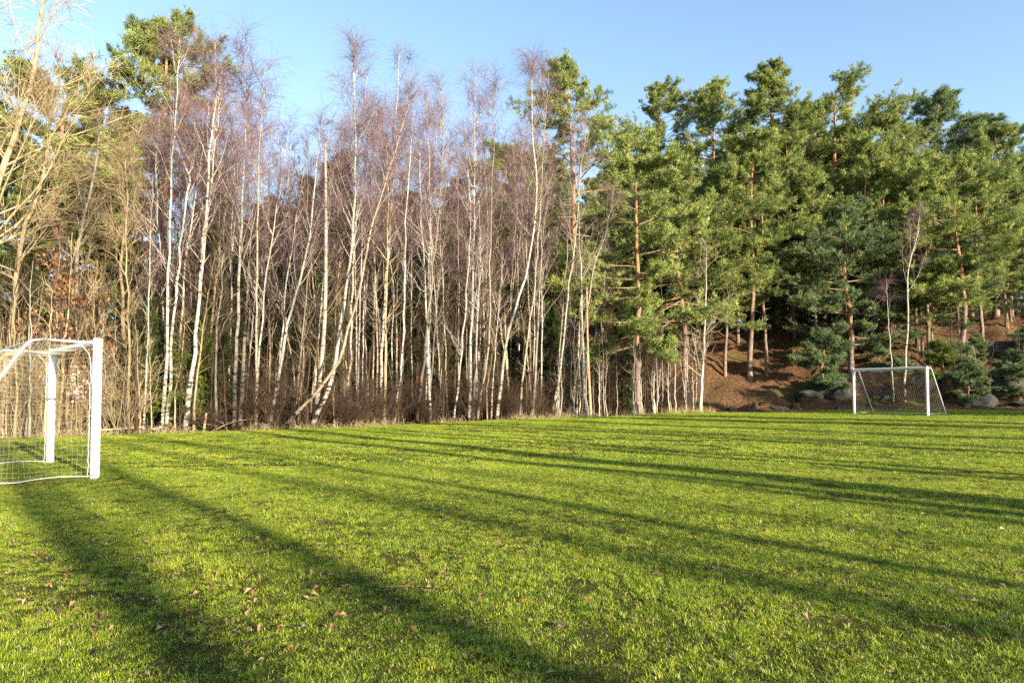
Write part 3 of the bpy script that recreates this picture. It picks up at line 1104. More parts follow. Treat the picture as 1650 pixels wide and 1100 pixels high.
def spruce_tree(seed, H, r0, Rc, cs=0.06, needle='spruce', n_br=80, dens=1.0, nw=0.014, nlen=0.2):
    rng = np.random.default_rng(seed)
    q = np.array([(0, 0, 0), (rng.normal() * 0.1, rng.normal() * 0.1, H * 0.5), (0, 0, H)], float)
    p, r, t = trunk_tube(q, r0, 0.02, n=16, sides=7)
    p[0, 2] -= 0.3
    a = Acc()
    tubes(a, p[None], r[None], 7)
    trunk = a.mesh('trunk', ['brown'])
    a = Acc()
    u = np.linspace(0, 1, n_br) ** 0.9
    tt = cs + (0.98 - cs) * u
    L = Rc * (0.08 + 0.92 * (1 - u) ** 0.9) * rng.uniform(0.35, 1.25, n_br)
    s, T = sample(p[None], np.zeros(n_br, int), tt)
    el = np.radians(-22 + 55 * u ** 1.5 + rng.normal(size=n_br) * 13)
    az_ = np.arange(n_br) * 2.399 + rng.normal(size=n_br) * 0.7
    d = np.stack([np.cos(az_) * np.cos(el), np.sin(az_) * np.cos(el), np.sin(el)], 1)
    br = grow(s, d, L, 6, np.array([0, -0.06, -0.03, 0.02, 0.08, 0.1]), 0.05, rng)
    tubes(a, br, np.full((n_br, 1), 0.02) * np.linspace(1, 0.3, 6)[None], 3, 0)
    nf = max(6, int(16 * dens))
    i2 = np.repeat(np.arange(n_br), nf)
    t2 = rng.uniform(0.12, 1.0, len(i2))
    s2, T2 = sample(br, i2, t2)
    side = unit(np.cross(T2, np.array([0, 0, 1.0]))) * rng.choice([-1, 1], len(i2))[:, None]
    dd = unit(T2 * 0.6 + side + np.array([0, 0, -0.35]))
    Lf = L[i2] * 0.38 * (1.1 - 0.7 * t2) * rng.uniform(0.6, 1.2, len(i2)) + 0.12
    k = 4
    pos = s2[:, None, :] + dd[:, None, :] * (Lf[:, None] * np.linspace(0.1, 0.95, k)[None])[:, :, None]
    pos[:, :, 2] -= 0.10 * np.linspace(0, 1, k)[None] ** 2
    tone = np.repeat(rng.random(len(i2)), k)
    tufts(a, pos.reshape(-1, 3) + rng.normal(size=(len(i2) * k, 3)) * 0.06, np.repeat(dd, k, 0), 5, nlen, nw, rng, 1, 0.45, -0.15, tone)
    return trunk, a.mesh('crown', ['brown', needle], False, rnd=True)


def stem_mesh(name, seed, H, r0, lean, mats, nbr=9, ntw=8, start=0.25):
    """thin bare sapling as one mesh"""
    rng = np.random.default_rng(seed)
    q = np.array([(0, 0, -0.1), (lean[0] * 0.2 + rng.normal() * 0.06, lean[1] * 0.2, H * 0.33), (lean[0] * 0.55 + rng.normal() * 0.1, lean[1] * 0.6, H * 0.66), (lean[0], lean[1], H)])
    p, r, t = trunk_tube(q, r0, 0.006, n=14, sides=5)
    p[2:-1] += rng.normal(size=(len(p) - 3, 3)) * 0.02
    a = Acc()
    tubes(a, p[None], r[None], 5)
    tt = start + (1 - start) * rng.random(nbr)
    s, T = sample(p[None], np.zeros(nbr, int), tt)
    L = H * 0.22 * rng.uniform(0.4, 1.2, nbr) * (1.3 - tt)
    br = grow(s, unit(T * 0.9 + rand_dirs(rng, nbr, 0, 50)), L, 6, 0.03, 0.13, rng)
    tubes(a, br, np.full((nbr, 1), r0 * 0.32) * np.linspace(1, 0.3, 6)[None], 3)
    i3 = np.repeat(np.arange(nbr), ntw)
    s3, T3 = sample(br, i3, rng.uniform(0.2, 1, len(i3)))
    tw = grow(s3, perp_mix(T3, rng, 0.8), rng.uniform(0.2, 0.55, len(i3)), 4, 0.0, 0.15, rng)
    ribbons(a, tw, np.full(len(i3), 0.0042), rng, 1)
    me = a.mesh(name, list(mats))
    me['height'], me['hue'] = H, mats[0]
    return me


def shrub_mesh(name, seed, H, spread, n, mats, r0=0.014, ntw=10, tw=0.004):
    """many bare stems rising from one stool"""
    rng = np.random.default_rng(seed)
    st = np.column_stack([rng.normal(size=(n, 2)) * 0.18, np.full(n, -0.06)])
    d = np.column_stack([rng.normal(size=(n, 2)) * spread, np.ones(n)])
    L = H * rng.uniform(0.45, 1.1, n)
    g = grow(st, d, L, 8, np.array([0, 0.08, 0.05, 0.02, 0, -0.03, -0.06, -0.08]), 0.10, rng)
    a = Acc()
    tubes(a, g, (r0 * rng.uniform(0.6, 1.3, n))[:, None] * np.linspace(1, 0.25, 8)[None], 4)
    i2 = np.repeat(np.arange(n), 4)
    t2 = rng.uniform(0.25, 0.95, len(i2))
    s2, T2 = sample(g, i2, t2)
    b = grow(s2, perp_mix(T2, rng, 0.7), L[i2] * rng.uniform(0.15, 0.35, len(i2)), 5, 0.02, 0.15, rng)
    tubes(a, b, np.full((len(i2), 1), r0 * 0.4) * np.linspace(1, 0.4, 5)[None], 3)
    i3 = np.repeat(np.arange(len(b)), ntw)
    s3, T3 = sample(b, i3, rng.uniform(0.15, 1, len(i3)))
    w = grow(s3, perp_mix(T3, rng, 0.8), rng.uniform(0.15, 0.45, len(i3)), 4, 0.0, 0.15, rng)
    ribbons(a, w, np.full(len(i3), tw), rng, 1)
    me = a.mesh(name, list(mats))
    me['height'], me['hue'] = H, mats[0]
    return me


def img_trunk(pix, s, rng, drift=0.25):
    """trunk line from pixels of the photograph at the depth of its foot; returns foot and local points"""
    x, Y, z = at(pix[0][0], s)
    out = [np.array([x, Y, z])]
    for i, (px, py) in enumerate(pix[1:]):
        out.append(P(px, py, Y + drift * (i + 1) * rng.uniform(-0.6, 0.9)))
    out = np.array(out)
    return out[0], out - out[0]


# ------------------------------------------------------------------ the birches along the edge
BIRCH = [
    # pixels foot to top, depth beyond the edge, foot radius, limbs, crown start, label
    ([(264, 690), (268, 560), (273, 396), (278, 255), (287, 109), (290, 62)], 0.5, 0.085, 26, 0.45, 'straight dark-footed birch paired with a lighter one beside birch logs'),
    ([(271, 691), (277, 560), (291, 400), (303, 300), (311, 255), (314, 170)], 0.45, 0.085, 18, 0.45, 'birch rising close beside a dark-footed birch above fallen logs'),
    ([(297, 691), (304, 640), (313, 560), (327, 396), (340, 236), (350, 130), (346, 66)], 0.4, 0.11, 26, 0.45, 'white birch bent at its foot where the birch log lies against it'),
    ([(378, 690), (381, 560), (387, 396), (395, 218), (400, 76)], 0.5, 0.10, 34, 0.38, 'tall straight white birch beside a short broken birch stump'),
    ([(413, 689), (413, 540), (414, 380), (419, 220), (426, 110)], 0.4, 0.07, 24, 0.45, 'slim straight birch just past the broken birch stump'),
    ([(434, 688), (462, 534), (493, 411), (508, 300), (516, 190)], 0.5, 0.085, 22, 0.42, 'tan forked birch leaning away from the slim straight birch'),
    ([(449, 687), (502, 640), (542, 590), (564, 519), (585, 442), (598, 370), (632, 260), (660, 165)], 0.4, 0.09, 26, 0.5, 'curved birch sweeping low from its foot before rising'),
    ([(499, 683), (533, 615), (551, 504), (566, 400), (572, 250), (570, 70)], 0.5, 0.115, 40, 0.36, 'tallest birch of the row with the fullest crown, crossing the curved one'),
    ([(559, 681), (564, 581), (568, 442), (577, 300), (592, 120)], 1.2, 0.08, 28, 0.42, 'upright birch standing behind the crossing birches'),
    ([(577, 682), (578, 560), (581, 457), (588, 300), (598, 190)], 1.6, 0.06, 20, 0.5, 'thin upright birch pole behind the crossing birches'),
    ([(612, 681), (616, 553), (622, 457), (628, 370), (636, 220), (643, 90)], 1.4, 0.10, 34, 0.4, 'tall birch with a rounded drooping crown beside the tallest birch'),
    ([(636, 681), (650, 553), (653, 380), (660, 260), (668, 180)], 0.5, 0.075, 22, 0.45, 'slim birch with its foot in the bare shrub thicket'),
    ([(672, 680), (687, 541), (700, 411), (712, 280), (714, 150)], 0.5, 0.085, 26, 0.42, 'leaning birch that splits in two above the bare shrubs'),
    ([(690, 679), (692, 541), (694, 411), (692, 300), (688, 170)], 1.8, 0.07, 22, 0.45, 'upright birch crossing behind the leaning split birch'),
    ([(731, 677), (743, 578), (752, 464), (758, 350), (748, 200)], 0.4, 0.055, 20, 0.45, 'thin pale birch slanting towards a brighter straight birch'),
    ([(755, 677), (760, 534), (763, 400), (765, 260), (767, 130)], 0.5, 0.095, 30, 0.42, 'bright straight birch with a sharp white stem at mid row'),
    ([(768, 677), (786, 565), (790, 400), (793, 300), (796, 150)], 0.8, 0.07, 24, 0.45, 'birch leaning off from the bright straight one'),
    ([(800, 675), (818, 540), (852, 426), (862, 350), (858, 200), (856, 95)], 0.4, 0.105, 38, 0.40, 'bright birch slanting up into a tall fan-shaped crown before the pine'),
    ([(837, 675), (846, 581), (862, 451), (872, 300), (884, 115)], 0.5, 0.075, 26, 0.45, 'thin tan birch crossing the bright slanting one'),
    ([(889, 669), (905, 581), (917, 460), (928, 380), (934, 290), (946, 205)], 0.5, 0.085, 24, 0.42, 'white birch leaning before the dark wood, first of a leaning pair'),
    ([(916, 671), (933, 581), (948, 488), (958, 426), (977, 370), (990, 300)], 0.4, 0.075, 16, 0.5, 'lower birch leaning over further, second of a leaning pair'),
    ([(1457, 624), (1459, 585), (1463, 508), (1463, 440), (1478, 380), (1484, 330)], 3.2, 0.10, 14, 0.5, 'pale birch on the hillside rising behind the far goal crossbar'),
    ([(1440, 632), (1436, 585), (1432, 520), (1428, 450)], 2.6, 0.07, 8, 0.5, 'thin birch stem on the hillside beside a stouter pale birch'),
]
rng = np.random.default_rng(21)
birches = []
for k, (pix, s, r0, nl, st, lab) in enumerate(BIRCH):
    foot, pts = img_trunk(pix, s, rng)
    tr, cr = bare_tree(100 + k, pts, r0 * 0.64, int(nl * 0.85), st, limb=0.2, ntw=8, tw_w=0.0032, tw_len=(0.4, 1.15), droop=-0.42)
    birches.append(thing('birch_tree', [('trunk', tr), ('crown', cr)], foot, lab, 'birch tree', 'birches along the edge of the lawn'))

# broken stumps and poles
for pix, s, r0, lab in [([(388, 690), (391, 610), (394, 541)], 0.35, 0.085, 'short broken birch stump standing beside a tall white birch'),
                        ([(506, 684), (516, 600), (522, 534), (525, 380), (524, 228)], 0.5, 0.08, 'dead branchless birch pole snapped off at the top'),
                        ([(952, 667), (947, 560), (945, 458)], 0.9, 0.07, 'orange-brown broken pole among the leaning birches')]:
    foot, pts = img_trunk(pix, s, rng, 0.1)
    p, r, t = trunk_tube(pts, r0, r0 * 0.55, n=14, flare=0.2)
    p[0, 2] -= 0.15
    a = Acc()
    tubes(a, p[None], r[None], 9)
    top = p[-1]
    ang = np.arange(9) * 2 * math.pi / 9
    jag = np.stack([np.cos(ang) * r[-1], np.sin(ang) * r[-1], rng.random(9) * 0.18], 1) + top          # splintered end
    a.add(np.concatenate([jag, [top - [0, 0, 0.05]]]), [(i, (i + 1) % 9, 9) for i in range(9)])
    tr = a.mesh('trunk', ['deadwood' if 'orange' in lab else 'birch'])
    a = Acc()
    ns = 7
    s0, T0 = sample(p[None], np.zeros(ns, int), rng.uniform(0.35, 0.95, ns))
    sn = grow(s0, rand_dirs(rng, ns, 0, 40), rng.uniform(0.08, 0.35, ns), 4, 0, 0.1, rng)
    tubes(a, sn, np.full((ns, 1), 0.012) * np.linspace(1, 0.4, 4)[None], 4)
    thing('broken_birch', [('trunk', tr), ('snag', a.mesh('snag', ['deadwood']))], foot, lab, 'dead tree')

# pale leafless maple at the end of the row, its long boughs reaching out over the slope
foot, pts = img_trunk([(1128, 663), (1134, 560), (1137, 480), (1138, 400)], 0.3, rng, 0.1)
tr, cr = bare_tree(184, pts, 0.085, 20, 0.14, limb=0.40, el=(12, 42), n2=7, ntw=5, droop=0.03, tw_len=(0.3, 0.8), tw_w=0.0055, mats=('pale', 'pale', 'tantwig'), rtop=0.01)
thing('maple_tree', [('trunk', tr), ('crown', cr)], foot, 'pale leafless tree with long upswept boughs at the end of the row', 'bare tree')

# more birches further back in the wood: copies of the plain ones
plain_b = [birches[i] for i in (3, 4, 8, 9, 10, 13, 15, 16)]
hts = [max((c.data.vertices[-1].co.z if 0 else max(v.co.z for v in c.data.vertices)) for c in b.children if c.name.startswith('trunk')) for b in plain_b]
rng = np.random.default_rng(5)
for k in range(72):
    px = 215 + (900 - 215) * (k + rng.random()) / 72
    s = rng.uniform(2.0, 11.0)
    x, y, z = at(px, s)
    i = rng.integers(0, len(plain_b))
    ty = np.interp(px, [200, 350, 450, 520, 600, 700, 800, 900], [190, 130, 200, 250, 160, 190, 200, 230]) + rng.uniform(0, 90)
    hw = P(px, ty, y)[2] - z
    sc_ = hw / hts[i]
    copy_thing(plain_b[i], (x, y, z), rng.random() * 6.28, (sc_ * 0.75, sc_ * 0.75, sc_), ('tall' if hw > 12.5 else 'shorter') + ' slender birch standing back in the wood ' + zone(px), 'birches back in the wood')

# ------------------------------------------------------------------ bare trees over the near goal
TAN = ('tan', 'tan', 'tantwig')
foot, pts = img_trunk([(-45, 700), (-30, 520), (-5, 300), (40, 170), (66, 20), (75, -120)], 0.8, rng, 0.3)
tr, cr = bare_tree(201, pts, 0.14, 40, 0.30, limb=0.36, el=(15, 58), n2=8, ntw=7, droop=-0.03, tw_len=(0.35, 0.9), tw_w=0.006, mats=TAN, rtop=0.03)
thing('bare_tree', [('trunk', tr), ('crown', cr)], foot, 'big spreading leafless tree with pale boughs reaching over the goal', 'bare tree')
foot, pts = img_trunk([(6, 700), (20, 500), (38, 380), (55, 330), (72, 272), (80, 204), (97, 112)], 0.9, rng, 0.2)
tr, cr = bare_tree(202, pts, 0.105, 40, 0.32, limb=0.24, el=(0, 55), n2=7, ntw=7, droop=0.0, tw_len=(0.3, 0.8), tw_w=0.0055, mats=TAN, rtop=0.02)
thing('bare_tree', [('trunk', tr), ('crown', cr)], foot, 'smooth tan trunk leaning over the goal with a fine net of branches', 'bare tree')
foot, pts = img_trunk([(128, 700), (124, 480), (128, 380), (150, 290), (165, 180)], 2.0, rng, 0.2)
tr, cr = bare_tree(203, pts, 0.11, 26, 0.3, limb=0.26, el=(10, 60), n2=7, ntw=7, droop=-0.02, tw_len=(0.3, 0.8), tw_w=0.005, mats=('grey', 'grey', 'browntwig'), rtop=0.02)
thing('bare_tree', [('trunk', tr), ('crown', cr)], foot, 'crooked grey tree rising behind the goal post', 'bare tree')
foot, pts = img_trunk([(205, 697), (200, 560), (196, 430), (204, 330), (200, 230)], 3.0, rng, 0.2)
tr, cr = bare_tree(204, pts, 0.09, 26, 0.35, limb=0.22, el=(30, 65), n2=7, ntw=9, droop=-0.02, mats=TAN, rtop=0.015, tw_w=0.005)
thing('bare_tree', [('trunk', tr), ('crown', cr)], foot, 'slim tan tree between the goal and the paired birches', 'bare tree')


def oak_leaves(seed, H, r0):
    rng = np.random.default_rng(seed)
    tr, cr = bare_tree(seed, [(0, 0, 0), (0.1, 0, H * 0.5), (0, 0.1, H)], r0, 18, 0.35, limb=0.3, el=(5, 45), n2=5, ntw=4, droop=0.0, mats=('brown', 'brown', 'browntwig'))
    vs = np.zeros(len(cr.vertices) * 3)
    cr.vertices.foreach_get('co', vs)
    vs = vs.reshape(-1, 3)
    cl = vs[rng.integers(0, len(vs), 40)]
    pos = (cl[:, None, :] + rng.normal(size=(40, 16, 3)) * 0.17).reshape(-1, 3)
    n = len(pos)
    d = unit(rng.normal(size=(n, 3)) + [0, 0, -0.4]) * 0.075
    S = unit(np.cross(d, rng.normal(size=(n, 3)))) * 0.04
    a = Acc()
    a.add(np.stack([pos - d, pos + S, pos + d, pos - S + [0, 0, 0.02]], 1), np.arange(n * 4).reshape(-1, 4), 0, np.repeat(rng.random(n), 4))
    return tr, cr, a.mesh('leaves', ['oakleaf'], False, rnd=True)


tr, cr, lv = oak_leaves(230, 5.6, 0.07)
x, y, z = at(92, 1.2)
oak = thing('young_oak', [('trunk', tr), ('crown', cr), ('leaves', lv)], (x, y, z), 'young oak behind the goal still holding withered brown leaves', 'oak tree')
x, y, z = at(142, 2.2)
copy_thing(oak, (x, y, z), 2.0, 0.85, 'smaller brown-leaved oak beside the first, behind the goal post', None)

# pale pink seed heads seen through the net
rng = np.random.default_rng(61)
x, y, z = at(124, 0.25)
a = Acc()
n = 7
g = grow(np.column_stack([rng.normal(size=(n, 2)) * 0.1, np.zeros(n)]), np.column_stack([rng.normal(size=(n, 2)) * 0.12, np.ones(n)]), rng.uniform(1.2, 1.9, n), 6, 0, 0.06, rng)
tubes(a, g, np.full((n, 6), 0.007), 4)
stm = a.mesh('stem', ['tantwig'])
a = Acc()
pos = (g[:, -1][:, None, :] + rng.normal(size=(n, 16, 3)) * 0.085).reshape(-1, 3)
k = len(pos)
ang = np.arange(6) * math.pi / 3
nrm = unit(rng.normal(size=(k, 3)))
e1 = unit(np.cross(nrm, rng.normal(size=(k, 3))))
e2 = np.cross(nrm, e1)
disc = pos[:, None, :] + 0.03 * (e1[:, None, :] * np.cos(ang)[None, :, None] + e2[:, None, :] * np.sin(ang)[None, :, None])
V = np.concatenate([disc, pos[:, None, :] + nrm[:, None, :] * 0.006], 1)
F = (np.arange(k)[:, None, None] * 7 + np.array([(i, (i + 1) % 6, 6) for i in range(6)])[None]).reshape(-1, 3)
a.add(V, F, 0, np.repeat(rng.random(k), 7))
thing('seed_head_plant', [('stem', stm), ('seed_heads', a.mesh('seed_heads', ['seedhead'], False, rnd=True))], (x, y, z), 'tall dry plant with pale pinkish seed heads behind the net', 'plant').children[-1]['kind'] = 'stuff'

# ------------------------------------------------------------------ pines
# column px of the trunk, depth beyond the edge, top py, crown start, crown radius (m), foot radius, lean (m), shape, needles, label
PINE = [
    (262, 12.0, 20, 0.72, 2.6, 0.20, (-0.2, 0), 'round', 'needle', 'tall pine with an orange upper trunk towering above the birches'),
    (88, 7.5, 98, 0.60, 3.0, 0.24, (0.3, 0), 'flat', 'needle', 'broad pine behind the leafless trees over the goal'),
    (930, 11.0, 96, 0.28, 4.2, 0.24, (-0.5, 0), 'cone', 'needle', 'big conical pine whose leaning tip tops the end of the birch row'),
    (1027, 1.6, 232, 0.30, 3.3, 0.17, (0.1, 0), 'round', 'needle', 'bushy pine at the lawn edge with a straight brown stem and low boughs'),
    (1104, 5.0, 262, 0.36, 3.8, 0.2, (-0.6, 0), 'round', 'needle', 'wide yellow-green pine with forking orange limbs on the slope'),
    (1064, 22.0, 138, 0.45, 3.6, 0.22, (0, 0), 'round', 'needle', 'dark round-topped pine standing alone against the sky behind the yellow-green one'),
    (1160, 20.0, 121, 0.42, 3.9, 0.24, (-0.3, 0), 'cone', 'needle', 'pointed pine on the hill beside the round-topped one'),
    (1208, 6.5, 205, 0.42, 3.0, 0.17, (0.2, 0), 'round', 'needle', 'slim reddish-stemmed pine rising from the foot of the hill'),
    (1256, 15.5, 98, 0.45, 3.6, 0.28, (-0.5, 0), 'cone', 'needle', 'tallest hill pine with a pale flared foot by the sunlit path'),
    (1352, 14.0, 134, 0.36, 4.6, 0.32, (0.2, 0), 'round', 'needle', 'broadest sunlit pine on the hill with a stout pale trunk'),
    (1371, 7.0, 330, 0.22, 3.2, 0.19, (-0.1, 0), 'round', 'needle_blue', 'low bluish pine on the slope above the far goal'),
    (1440, 21.0, 146, 0.52, 3.3, 0.2, (0, 0), 'flat', 'needle', 'tuft-topped pine standing behind the broadest sunlit pine'),
    (1516, 18.0, 136, 0.42, 3.3, 0.2, (0.2, 0), 'cone', 'needle_blue', 'spire-topped pine with a side tuft on the hill'),
    (1551, 8.0, 258, 0.34, 3.2, 0.19, (-0.2, 0), 'round', 'needle', 'sunlit pine with many bare snags above the mossy rocks'),
    (1608, 17.0, 178, 0.36, 3.8, 0.22, (-0.1, 0), 'cone', 'needle_blue', 'dark bluish pine above the pale rock slab'),
    (1480, 10.0, 250, 0.42, 2.7, 0.17, (0.1, 0), 'round', 'needle', 'middling pine between the sunlit pines on the slope'),
    (1408, 16.0, 210, 0.40, 3.4, 0.2, (0.1, 0), 'round', 'needle', 'yellow-green pine pressed against the broadest sunlit pine'),
    (1300, 19.0, 158, 0.42, 3.6, 0.2, (0, 0), 'flat', 'needle', 'flat-topped pine between the two tallest on the hill'),
]
REUSE, PH = {11: 9, 14: 12, 15: 3, 16: 4, 17: 9}, []
pines = []
for k, (px, s, ty, cs, Rc, r0, ln, shp, nd, lab) in enumerate(PINE):
    x, y, z = at(px, s)
    H = P(px, ty, y)[2] - z - (1.3 if shp == 'flat' else 0.6)
    if k in REUSE:                                           # the farther ones share the build of a nearer one
        j = REUSE[k]
        pines.append(copy_thing(pines[j], (x, y, z), 2.1 + k, (Rc / PINE[j][4], Rc / PINE[j][4], H / PH[j]), lab, 'pines of the wood'))
        PH.append(H)
        continue
    PH.append(H)
    tr, cr = pine_tree((340 if k == 2 else 300) + k, H, r0 * 0.9, cs * 0.85, Rc * 1.15, ln, 84 if k in (2, 5, 6, 8, 12) else 58 if Rc > 3.4 else 48, shp, nd, 1.0, bend=0.15 * math.sin(k * 2.1))
    pines.append(thing('pine_tree', [('trunk', tr), ('crown', cr)], (x, y, z), lab, 'pine tree', 'pines of the wood'))
pine_h = PH

rng = np.random.default_rng(17)
HILLG = 'pines deep in the hillside wood'
for k in range(44):                                          # depth of the hill wood
    px = 960 + 760 * (k + rng.random()) / 44
    s = rng.uniform(15, 44)
    x, y, z = at(px, s)
    i = rng.choice([2, 5, 6, 8, 11, 12, 14, 16, 17])
    ty = np.interp(px, [950, 1020, 1070, 1160, 1250, 1350, 1450, 1530, 1600, 1700], [300, 250, 240, 220, 200, 190, 230, 240, 270, 250]) + rng.uniform(0, 90)
    sc_ = (P(px, ty, y)[2] - z) / pine_h[i]
    copy_thing(pines[i], (x, y, z), rng.random() * 6.28, sc_ if sc_ > 0.45 else 0.45, ('tall' if sc_ > 0.9 else 'low') + ' pine deep in the hillside wood ' + zone(px), HILLG)
for k in range(22):                                          # pines in the dark of the wood behind the birches
    px = 300 + 680 * (k + rng.random()) / 22
    s = rng.uniform(11, 26)
    x, y, z = at(px, s)
    i = rng.choice([2, 5, 6, 8, 12])
    ty = np.interp(px, [0, 250, 350, 520, 650, 760, 850, 950, 1000], [230, 300, 330, 310, 290, 240, 240, 250, 270]) + rng.uniform(0, 130)
    sc_ = (P(px, ty, y)[2] - z) / pine_h[i]
    copy_thing(pines[i], (x, y, z), rng.random() * 6.28, sc_, 'dark pine half hidden in the wood ' + zone(px), 'pines behind the birches')
for k, (px, s, ty) in enumerate([(-30, 8, 190), (30, 11, 260), (150, 11, 150), (195, 14, 260), (225, 10, 330), (120, 16, 250)]):
    x, y, z = at(px, s)
    i = (5, 16, 0, 11, 5, 8)[k]
    copy_thing(pines[i], (x, y, z), 1.3 * k, (P(px, ty, y)[2] - z) / pine_h[i], 'pine standing behind the tan thicket beyond the goal', 'pines behind the thicket')

for k in range(14):                                          # half-grown pines hiding the slope
    px = 1165 + 520 * (k + rng.random()) / 14
    s = rng.uniform(9, 18)
    x, y, z = at(px, s)
    i = rng.choice([3, 10, 15])
    ty = rng.uniform(330, 470)
    copy_thing(pines[i], (x, y, z), rng.random() * 6.28, (P(px, ty, y)[2] - z) / pine_h[i], 'half-grown pine on the slope ' + zone(px), 'half-grown pines on the slope')

# ------------------------------------------------------------------ spruces
sp = []
for k, (H, Rc, nd) in enumerate([(9.0, 2.3, 'spruce'), (6.0, 1.9, 'spruce'), (3.6, 1.5, 'spruce_lit'), (2.2, 1.0, 'spruce')]):
    sp.append((H, spruce_tree(400 + k, H, 0.09 * H / 7 + 0.02, Rc, 0.05, nd, int(34 + H * 6) if k < 2 else 90, 1.0 if k == 0 else 1.5, 0.014 if k == 0 else 0.009, 0.2 if k == 0 else 0.13)))
FRONT = [(312, 1.7, 2, 1.2, 0.0, 'sunlit green spruce bush behind the bent birch'), (240, 1.8, 1, 0.8, 1.0, 'dark drooping spruce between the goal and the paired birches'),
         (345, 2.6, 1, 0.95, 2.0, 'green spruce behind the log pile, taller than the sunlit bush'), (512, 4.0, 0, 0.95, 0.5, 'dark spruce standing behind the snapped birch pole'),
         (640, 5.0, 0, 0.75, 2.5, 'dark spruce deep behind the shrub thicket'), (700, 4.0, 1, 1.0, 1.5, 'shadowy spruce behind the split birch'),
         (888, 3.0, 0, 0.62, 1.2, 'dim spruce behind the leaning birch pair'), (1005, 3.2, 1, 1.0, 0.4, 'dark spruce beside the bushy pine stem'),
         (1325, 4.6, 4, 1.0, 0.2, 'low dark young pine sprawling over the boulders'), (1520, 5.5, 5, 0.75, 0.9, 'small yellow-green bush on the ledge above the goal'),
         (1560, 2.6, 4, 0.7, 1.9, 'small young pine among the mossy rocks'), (1640, 3.4, 4, 0.75, 2.9, 'small young pine at the foot of the pale slab')]
sp.append((3.0, pine_tree(410, 3.0, 0.06, 0.08, 1.5, (0.2, 0.1), 26, 'round', 'needle_blue', 0.8, 0)))
sp.append((3.0, pine_tree(411, 3.0, 0.06, 0.06, 1.3, (-0.1, 0.1), 26, 'round', 'spruce_lit', 0.8, 0)))
spruces = []
for px, s, i, k, rz, lab in FRONT:
    x, y, z = at(px, s)
    spruces.append(thing('spruce_tree' if i < 4 else 'young_pine', [('trunk', sp[i][1][0]), ('crown', sp[i][1][1])], (x, y, z), lab, 'spruce' if i < 4 else 'pine tree', 'young conifers in the undergrowth', rz, k))
for k in range(70):                                          # the dark understorey
    px = -90 + 1760 * (k + rng.random()) / 70
    s = rng.uniform(5.5, 20) if px < 1050 else rng.uniform(17, 40)
    x, y, z = at(px, s)
    i = rng.choice([0, 0, 1])
    copy_thing(spruces[3] if i == 0 else spruces[1], (x, y, z), rng.random() * 6.28, rng.uniform(0.75, 1.3), ('tall' if i == 0 else 'small') + ' dark spruce in the shade ' + zone(px), 'shaded spruces deep in the wood', 'spruce')

for k, (px, s) in enumerate([(1168, 7.5), (1190, 11), (1236, 7.0), (1282, 12), (1318, 9), (1338, 17), (1395, 9.5), (1426, 12), (1498, 8), (1586, 10), (1625, 13), (1462, 15)]):
    x, y, z = at(px, s)
    copy_thing(pines[7], (x, y, z), 0.9 * k, (0.7, 0.7, 0.8 + 0.05 * (k % 4)), 'slim pine stem on the slope ' + zone(px), 'slim pines on the slope')
for k in range(5):
    px = 1400 + 270 * (k + rng.random()) / 5
    x, y, z = at(px, rng.uniform(4.5, 9))
    copy_thing(spruces[8], (x, y, z), rng.random() * 6.28, rng.uniform(0.4, 0.65), 'young pine in the undergrowth ' + zone(px), 'young pines on the slope')
for k in range(34):
    px = 1040 + 660 * (k + rng.random()) / 34
    x, y, z = at(px, rng.uniform(28, 52))
    copy_thing(spruces[3], (x, y, z), rng.random() * 6.28, rng.uniform(1.0, 1.5), 'dark spruce on top of the hill ' + zone(px), 'spruces on top of the hill', 'spruce')
for k in range(26):                                          # dark spruces close behind the front stems
    px = 160 + 855 * (k + rng.random()) / 26
    x, y, z = at(px, rng.uniform(4.5, 10))
    copy_thing(spruces[(1, 3)[k % 2]], (x, y, z), rng.random() * 6.28, rng.uniform(0.6, 1.0), 'dark spruce close behind the front stems ' + zone(px), 'spruces behind the front stems', 'spruce')
for k in range(30):
    px = 380 + 660 * (k + rng.random()) / 30
    x, y, z = at(px, rng.uniform(12, 22))
    copy_thing(spruces[3], (x, y, z), rng.random() * 6.28, rng.uniform(1.15, 1.65), 'tall dark spruce far back ' + zone(px), 'spruces closing the wood', 'spruce')

# ------------------------------------------------------------------ saplings and shrubs in front and beneath
rng = np.random.default_rng(33)
TANS = [stem_mesh('sapling', 500 + i, 1.0 * h, 0.02 + 0.004 * h, (rng.normal() * 0.10 * h, rng.normal() * 0.05 * h), ('tan', 'tantwig'), 9, 9) for i, h in enumerate([3.2, 4.0, 4.8, 5.6, 6.5, 4.4])]
BRNS = [stem_mesh('sapling', 520 + i, 1.0 * h, 0.018 + 0.004 * h, (rng.normal() * 0.10 * h, rng.normal() * 0.05 * h), ('brown', 'browntwig'), 10, 10) for i, h in enumerate([3.4, 4.6, 6.0, 5.0])]
BIG = [stem_mesh('thin_bare_tree', 560 + i, 1.0 * h, 0.022 + 0.004 * h, (rng.normal() * 0.08 * h, rng.normal() * 0.05 * h), (('grey', 'tan', 'brown', 'grey')[i], 'browntwig'), 30, 22, 0.3) for i, h in enumerate([8.0, 9.0, 7.0, 10.0])]
BIRP = [stem_mesh('thin_birch', 580 + i, 1.0 * h, 0.02 + 0.0026 * h, (rng.normal() * 0.07 * h, rng.normal() * 0.05 * h), ('birch', 'twig'), 22, 18, 0.4) for i, h in enumerate([8.5, 10.0, 11.0, 9.2])]
GRYS = [stem_mesh('sapling', 540 + i, 1.0 * h, 0.02 + 0.004 * h, (rng.normal() * 0.06 * h, rng.normal() * 0.05 * h), ('pale', 'browntwig'), 7, 6) for i, h in enumerate([3.0, 4.2, 5.2])]


